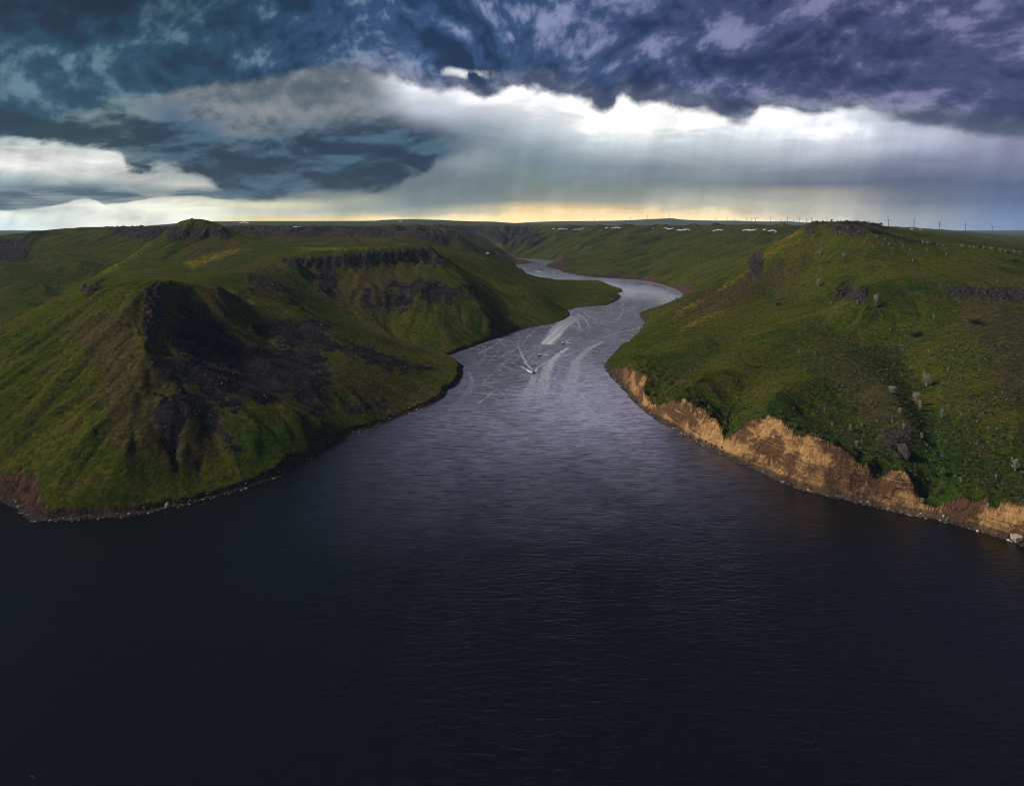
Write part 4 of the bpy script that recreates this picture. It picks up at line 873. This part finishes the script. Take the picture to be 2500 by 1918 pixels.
def make_bush(name, seed, leafm, flat=.75, n=260, trunk=True):
    rnd = random.Random(seed); root = empty(name, (0, 0, 0)); c_ = MB()
    lobes = [(Vector((rnd.uniform(-.3, .3), rnd.uniform(-.3, .3), rnd.uniform(.25, .62)*flat)), rnd.uniform(.16, .30)) for _ in range(7)]
    for _ in range(n):
        p, r_ = rnd.choice(lobes); d = Vector((rnd.gauss(0, 1), rnd.gauss(0, 1), rnd.gauss(0, 1))).normalized(); q = p+d*r_*rnd.uniform(.6, 1.08); q.z = max(.02, q.z)
        u = Vector((rnd.gauss(0, 1), rnd.gauss(0, 1), rnd.gauss(0, 1))).normalized()*.055; v_ = d.cross(u).normalized()*.045
        c_.add([q-u, q-v_, q+u, q+v_], [(0, 1, 2, 3)])
    if trunk:
        t = MB(); 
        for k in range(3): t.tube((0, 0, -.05), lobes[k][0], .03, .012, 5, False)
        t.build('trunk', M_dbark, root)
    c_.build('crown', leafm, root); return root
PROT = {'pale': [make_bare('bare_tree', s_, M_bark, M_twig, sp_, st_) for s_, sp_, st_ in ((1,.34,5),(2,.26,4),(3,.5,7))],
        'grey': [make_bare('grey_tree', s_, M_dbark, M_dtwig, sp_, st_) for s_, sp_, st_ in ((4,.55,6),(5,.7,8))],
        'green': [make_bush('green_shrub', 6, M_leaf)], 'dark': [make_bush('dark_shrub', 7, M_dleaf)], 'bright': [make_bush('bright_shrub', 8, M_bleaf)]}
used_p = {}
def plant(kind, px, py, hpx, label, group, var=0, cat=None, wide=1.0, dmin=0):
    """py is the foot of the plant in the photo"""
    p = hit(px, py, dmin); pr = PROT[kind][var % len(PROT[kind])]
    if pr.name in used_p: o = copy_tree(pr)
    else: o = pr; used_p[pr.name] = 1
    s_ = hpx*p.y/F; o.location = (p.x, p.y, p.z-.1); o.scale = (s_*wide*random.uniform(.85, 1.15), s_*wide*random.uniform(.85, 1.15), s_); o.rotation_euler = (0, 0, random.uniform(0, 6.28)); tag(o, label, cat or ('tree' if kind in ('pale', 'grey') else 'shrub'), group)
GP = 'pale bare trees on the right slope'
for i, (px, py, h, k, wd, lb) in enumerate([
 (2262,943,42,'pale',1.1,'tallest pale bare tree, standing alone beside the main gully'),
 (2478,1150,38,'pale',1.3,'silvery bare tree low on the slope near the right edge'),
 (2236,985,34,'pale',.9,'upper one of two grey bare trees in the gully'),(2246,1000,30,'pale',.9,'lower one of two grey bare trees in the gully'),
 (2300,1020,26,'pale',.9,'slim bluish bare tree right of the gully'),(2178,960,22,'pale',1.5,'wide pale bush on the spur crest left of the gully'),
 (2197,1010,18,'pale',1.3,'round pale bush lower on the spur, above the grey rock'),(2178,1034,15,'pale',.9,'small pale tree left of another just above the grey outcrop'),
 (2206,1048,17,'pale',.9,'small pale tree right of another just above the grey outcrop'),(2076,1052,22,'pale',.9,'pale bare tree halfway down the dark slope above the bluffs'),
 (2013,1006,15,'pale',.7,'slim pale sapling high on the dark slope left of the spur'),(2031,1044,17,'pale',.6,'thin pale sapling above the round green shrub'),
 (2091,1091,20,'pale',.9,'pale bush just above the bluff edge, below the slope trees'),(2104,1082,14,'pale',.7,'small pale bush right of the one at the bluff edge'),
 (2104,1044,14,'pale',.6,'thin yellowish sapling right of the halfway bare tree'),(2250,1072,22,'pale',.8,'dim grey tree on the right flank of the grey outcrop'),
 (2314,908,14,'pale',.8,'slim pale stem far right of the tallest bare tree'),(2252,1228,16,'pale',1.1,'pale bush at the foot of the gully beside the shore'),
 (2412,1240,16,'pale',1.2,'pale bush on the lip of the low right bluff'),(2346,1178,18,'pale',.7,'thin bare sapling above the low right bluff'),
 (2432,1168,14,'pale',.7,'small leaning bare sapling low on the right slope'),(1999,700,24,'pale',1.2,'large pale bare tree high on the slope below the crest'),
 (2002,624,14,'pale',1.2,'round pale bush above the others on the upper slope'),(2059,628,13,'pale',1.1,'pale tan bush right of the upper round one'),
 (2029,745,14,'pale',.8,'small pale tree left of another on the middle slope'),(2093,742,13,'pale',.8,'small pinkish tree right of another on the middle slope'),
 (2138,740,26,'pale',.7,'reddish pale tree tallest of those on the middle slope'),(2280,778,15,'pale',1.0,'lone pale tree below the terrace edge'),
 (1950,866,18,'pale',.6,'thin pale sapling at the top of the grassy spur'),(2223,900,9,'pale',.8,'tiny pale bush on the spur edge, above the wide one'),
 (2110,625,9,'pale',.9,'tiny greenish white bush at the start of the faint track'),(2263,614,9,'pale',.7,'tiny yellowish sapling on the flat grass below the ridge line'),
 (1937,1000,9,'pale',.6,'tiny pale stem on the dark slope over the middle bluff'),(1781,1030,14,'pale',.5,'single thin pale stem in the dark hollow above the bluffs'),
 ]):
    plant(k, px, py, h, lb, GP, i, None, wd)
for px, py, h, k, wd, lb in [(2035,1085,28,'green',.8,'round green shrub standing just above the orange bluff'),(2295,1152,20,'bright',1.7,'bright green bush low in the gully on the right slope'),
 (2276,1128,16,'bright',1.1,'smaller bright bush above and left of the brightest one'),(2348,842,16,'bright',1.5,'bright green bush high on the slope under the terrace'),
 (2478,640,13,'dark',1.3,'lone dark round bush on the flat grass near the right edge'),(2385,792,24,'dark',1.0,'brown black bush alone on the slope below the terrace'),
 (2235,820,20,'dark',1.5,'dark thicket below the grassy terrace, left of the brown slope'),(1900,745,12,'dark',1.3,'small dark bush in the crease of the upper slope'),
 (1203,623,9,'dark',1.3,'dark tree beside the tiny white hut at the far bend')]:
    plant(k, px, py, h, lb, None, 0, None, wd)
# hilltop trees against the sky
for i, (px, py, h) in enumerate([(1992,545,9),(2001,545,6),(2008,545,9),(2014,545,6),(2030,544,11),(2046,545,8),(2053,545,9),(2061,545,8),(2069,545,9),(2076,546,9),(2083,546,9),(2090,546,8),(2097,547,9),(2104,548,10)]):
    plant('grey', px, py, h, ORD[i]+' from the left of the small bare trees on the hilltop skyline', 'bare trees on the hilltop skyline', i, None, 1.2, 700)
# grey trees spilling down the ridge
rr_ = random.Random(5)
ridge = [(2116,560,20),(2124,566,22),(2132,556,18),(2140,566,20),(2148,556,14),(2155,568,16),(2163,572,16),(2172,574,16),(2182,578,15),(2192,582,17),(2199,584,16),(2207,586,16),(2216,588,14),(2226,590,13),(2236,591,14),(2247,593,15),(2256,594,13),(2265,595,12),(2275,597,11),(2290,598,10),(2302,600,9),(2318,602,10),(2332,603,12),(2345,605,12),(2356,606,11),(2368,606,10),(2380,606,9),(2391,607,13),(2404,609,13),(2417,612,12),(2430,612,11),(2444,616,18),(2453,615,12),(2464,616,11),(2476,618,12),(2488,619,11),(2497,620,12)]
ni = {}
NUM = ORD + ['seventeenth','eighteenth','nineteenth','twentieth','twenty-first','twenty-second','twenty-third']
ridge = [(px+rr_.uniform(-3.5, 3.5), py+rr_.uniform(-1.5, 1.5), h*rr_.uniform(.7, 1.1)) for px, py, h in ridge]
for i, (px, py, h) in enumerate(ridge):
    zn_ = 0 if px < 2185 else (1 if px < 2240 else 2); ni[zn_] = ni.get(zn_, 0)+1; od = NUM[ni[zn_]-1]
    g1 = px < 2185
    plant('grey' if px < 2240 else ('pale' if i % 3 else 'grey'), px, py, h*.8, od+' from the left of the purplish bare trees clumped on the crest' if g1 else (od+' from the left of the grey trees in the strip down the ridge' if px < 2240 else od+' from the left of the low pale shrubs along the right ridge line'), 'grey trees clumped on the crest' if g1 else ('grey trees along the ridge line' if px < 2240 else 'pale shrubs along the right ridge line'), i, None, 1.5)
for px, py, h, lb in [(2115,545,10,'black round bush left of two others on the crest skyline'),(2129,549,11,'black bush in the middle of three on the crest skyline'),(2146,552,14,'broad black bush right of two others on the crest skyline'),(2280,597,9,'dark bush at the right end of the grey strip of ridge trees')]:
    plant('dark', px, py, h, lb, 'dark bushes on the crest', 0, None, 1.5)
for i, (px, py) in enumerate([(2117,585),(2111,593),(2160,586),(2154,603),(2140,582),(2170,600),(2098,570),(2088,582),(2180,610),(2130,605),(2204,604),(2222,612),(2070,560),(2050,575),(2310,625),(2228,640),(2435,690)]):
    plant('pale', px, py, rr_.uniform(6, 11), 'small pale bush scattered on the grass below the crest', 'small pale bushes below the crest', i, 'shrub', .8)
for i in range(34):
    px, py = rr_.uniform(1960, 2480), rr_.uniform(760, 1180)
    if itp([(1960,960),(2060,1040),(2160,1110),(2230,1190),(2480,1190)], px) < py: continue
    plant('pale', px, py, rr_.uniform(4, 9), 'tiny pale bush dotted about the lower right slope', 'tiny pale bushes on the lower right slope', i, 'shrub', .9)

# ------------------------------------------------------------------ stones, rocks, post, hut
def rockmesh(mb, c_, s_, rnd, sub=0):
    P8 = [Vector((x, y, z_)) for x in (-1, 1) for y in (-1, 1) for z_ in (-1, 1)] + [Vector(q) for q in ((1.3,0,0),(-1.3,0,0),(0,1.3,0),(0,-1.3,0),(0,0,1.2))]
    P8 = [Vector((p.x*rnd.uniform(.6, 1.1), p.y*rnd.uniform(.6, 1.1), p.z*rnd.uniform(.5, 1.0)))*s_ for p in P8]
    bm = bmesh.new(); [bm.verts.new(p) for p in P8]; bmesh.ops.convex_hull(bm, input=bm.verts[:]); bm.verts.ensure_lookup_table(); bm.verts.index_update()
    mb.add([Vector(c_)+v.co for v in bm.verts], [tuple(v.index for v in f.verts) for f in bm.faces]); bm.free()
def rock(px, py, s_, mat, label, stretch=(1, 1, 1), seed=0):
    p = hit(px, py); m_ = MB(); rockmesh(m_, (0, 0, 0), 1, random.Random(seed)); o = m_.build('boulder', mat); o.location = (p.x, p.y, p.z+s_*.35*stretch[2]); o.scale = tuple(s_*q for q in stretch); tag(o, label, 'boulder')
rock(2483,1318,2.0,M_rock,'pale cracked block of rock at the waterline near the right edge',(1.1,.8,.9),3)
rock(407,1238,1.0,M_rock,'upright pale rock stub on the left shore',(.8,.8,1.7),4)
rock(2210,1106,2.6,M_drock,'long grey boulder at the lower end of the grey outcrop',(.7,1.6,1.5),5)
rock(2143,745,2.2,M_drock,'dark boulder at the foot of the reddish pale tree',(1.4,1,.8),6)
def scatter(name, pts, mat, label, rnd):
    V = []; Fc = []; base = []
    for k in range(6):
        mb = MB(); rockmesh(mb, (0, 0, 0), 1, random.Random(k+50)); 
        tri = []
        for f in mb.f:
            for q in range(1, len(f)-1): tri.append((f[0], f[q], f[q+1]))
        base.append((np.array([tuple(v) for v in mb.v]), np.array(tri)))
    off = 0
    for (x, y, zz, s_, k) in pts:
        bv, bf = base[k % 6]; a = rnd.uniform(0, 6.28); ca2, sa2 = math.cos(a), math.sin(a)
        v = bv*s_; v = np.c_[v[:, 0]*ca2-v[:, 1]*sa2, v[:, 0]*sa2+v[:, 1]*ca2, v[:, 2]*.8]+(x, y, zz); V.append(v); Fc.append(bf+off); off += len(v)
    o = npmesh(name, np.concatenate(V), np.concatenate(Fc), [mat], smooth=False); o['kind'] = 'stuff'; o['label'] = label; return o
rnd = random.Random(9)
SM, sb = newmat('shore_stones'); so_ = sb.n('ShaderNodeNewGeometry'); rn = so_.outputs['Random Per Island']
finish(SM, sb, principled(sb, sb.ramp(rn, [(0,(.035,.03,.03)),(.55,(.10,.085,.075)),(.85,(.22,.19,.16)),(1,(.55,.50,.43))]), .9, .1))
pts_ = []
for shl, lo, hi, den in ((LSH, -60, 1130, 2.6), (RSH, 1474, 2560, 3.2)):
    seg = [(p0, p1) for p0, p1 in zip(shl[:-1], shl[1:]) if min(p0[0], p1[0]) >= lo-160 and p0[1] > 870 and p0[0] < hi+200]
    for (ax, ay), (bx, by) in seg:
        p0, p1 = XY(ax, Dw(ay)), XY(bx, Dw(by)); L = np.hypot(*(p1-p0)); nrm = np.array([-(p1-p0)[1], (p1-p0)[0]])/L
        for _ in range(int(L*den)):
            t = rnd.random(); q = p0*(1-t)+p1*t + nrm*rnd.gauss(0, 2.2); px = CX+F*q[0]/q[1]
            if not (-80 < px < 2600): continue
            zz = terrain_z(px, q[1])
            if zz < -.3 or zz > 3.2: continue
            pts_.append((q[0], q[1], max(zz, -.1), rnd.choice((.15,.2,.25,.35,.55)), rnd.randrange(6)))
scatter('shore_stones', pts_, SM, 'pale and dark stones and driftwood strewn along the waterline', rnd)
BM, sb = newmat('sagebrush'); so_ = sb.n('ShaderNodeNewGeometry'); rn = so_.outputs['Random Per Island']
finish(BM, sb, principled(sb, sb.ramp(rn, [(0,(.012,.018,.008)),(.5,(.028,.038,.016)),(.85,(.055,.062,.030)),(1,(.13,.13,.09))]), .95, .1))
vis = np.argwhere((shrubm > .12) & (sd_ > 12) & (DD < 800) & (PXg > 1500) & (PXg < 2540)); wts = shrubm[vis[:, 0], vis[:, 1]]; wts = wts/wts.sum()
sel = vis[np.random.RandomState(4).choice(len(vis), 5000, p=wts, replace=True)]; pts_ = []
for j, i in sel:
    D = gD[j]*(1+rnd.uniform(-.002, .002)); px = gpx[i]+rnd.uniform(-2, 2)
    if bare[j, i] > .2: continue
    pts_.append((A(px)*D, D, terrain_z(px, D)+.1, rnd.choice((.22, .3, .4, .6))*(.6+D/700), rnd.randrange(6)))
scatter('sagebrush', pts_, BM, 'low dark sagebrush covering the gullies of the right hillside', rnd)
vis = np.argwhere(((scree > .5) | (rockm > .4)) & (sd_ > 8) & (DD < 1100) & (PYg < 1200)); sel = vis[np.random.RandomState(6).choice(len(vis), 5000)]; pts_ = []
for j, i in sel: pts_.append((X[j, i]+rnd.uniform(-1, 1), Y[j, i], Zf[j, i]+.1, rnd.choice((.12, .15, .2, .3, .5))*(.5+DD[j, i]/600), rnd.randrange(6)))
TM, sb = newmat('basalt_rubble'); so_ = sb.n('ShaderNodeNewGeometry'); rn = so_.outputs['Random Per Island']
finish(TM, sb, principled(sb, sb.ramp(rn, [(0,(.012,.010,.014)),(.7,(.035,.028,.034)),(.94,(.075,.065,.07)),(1,(.26,.23,.22))]), .95, .1))
scatter('basalt_rubble', pts_, TM, 'dark basalt rubble lying on the scree slopes and crags', rnd)
# marker post on the near bank of the second bend
p = hit(1651, 737); t0 = empty('marker_post', p); tag(t0, 'dark channel marker post at the water\'s edge by the second bend', 'marker post')
m_ = MB(); m_.tube((0, 0, -1), (0, 0, 5.5), .35, .25, 8); m_.build('post', M_metal, t0); m_ = MB(); m_.box((0, -.3, 5.2), (1.9, .15, 1.5)); m_.build('board', M_metal, t0)
# tiny white hut at the far bend
p = hit(1190, 621); t0 = empty('hut', p); tag(t0, 'tiny white hut on the far left shore where the river disappears', 'hut')
m_ = MB(); m_.box((0, 0, 1.6), (8, 5, 3.6)); m_.build('wall', M_white, t0)
m_ = MB(); m_.loft([[(-4.6, -3, 3.4), (4.6, -3, 3.4), (4.6, 0, 5.4), (-4.6, 0, 5.4)], [(-4.6, 3, 3.4), (4.6, 3, 3.4), (4.6, .02, 5.42), (-4.6, .02, 5.42)]]); m_.build('roof', M_white, t0)
m_ = MB(); m_.box((-1.5, -2.56, 1.0), (1.1, .12, 2.0)); m_.build('door', M_metal, t0); m_ = MB(); m_.box((1.8, -2.56, 1.7), (1.2, .12, 1.0)); m_.build('window', M_glass, t0)
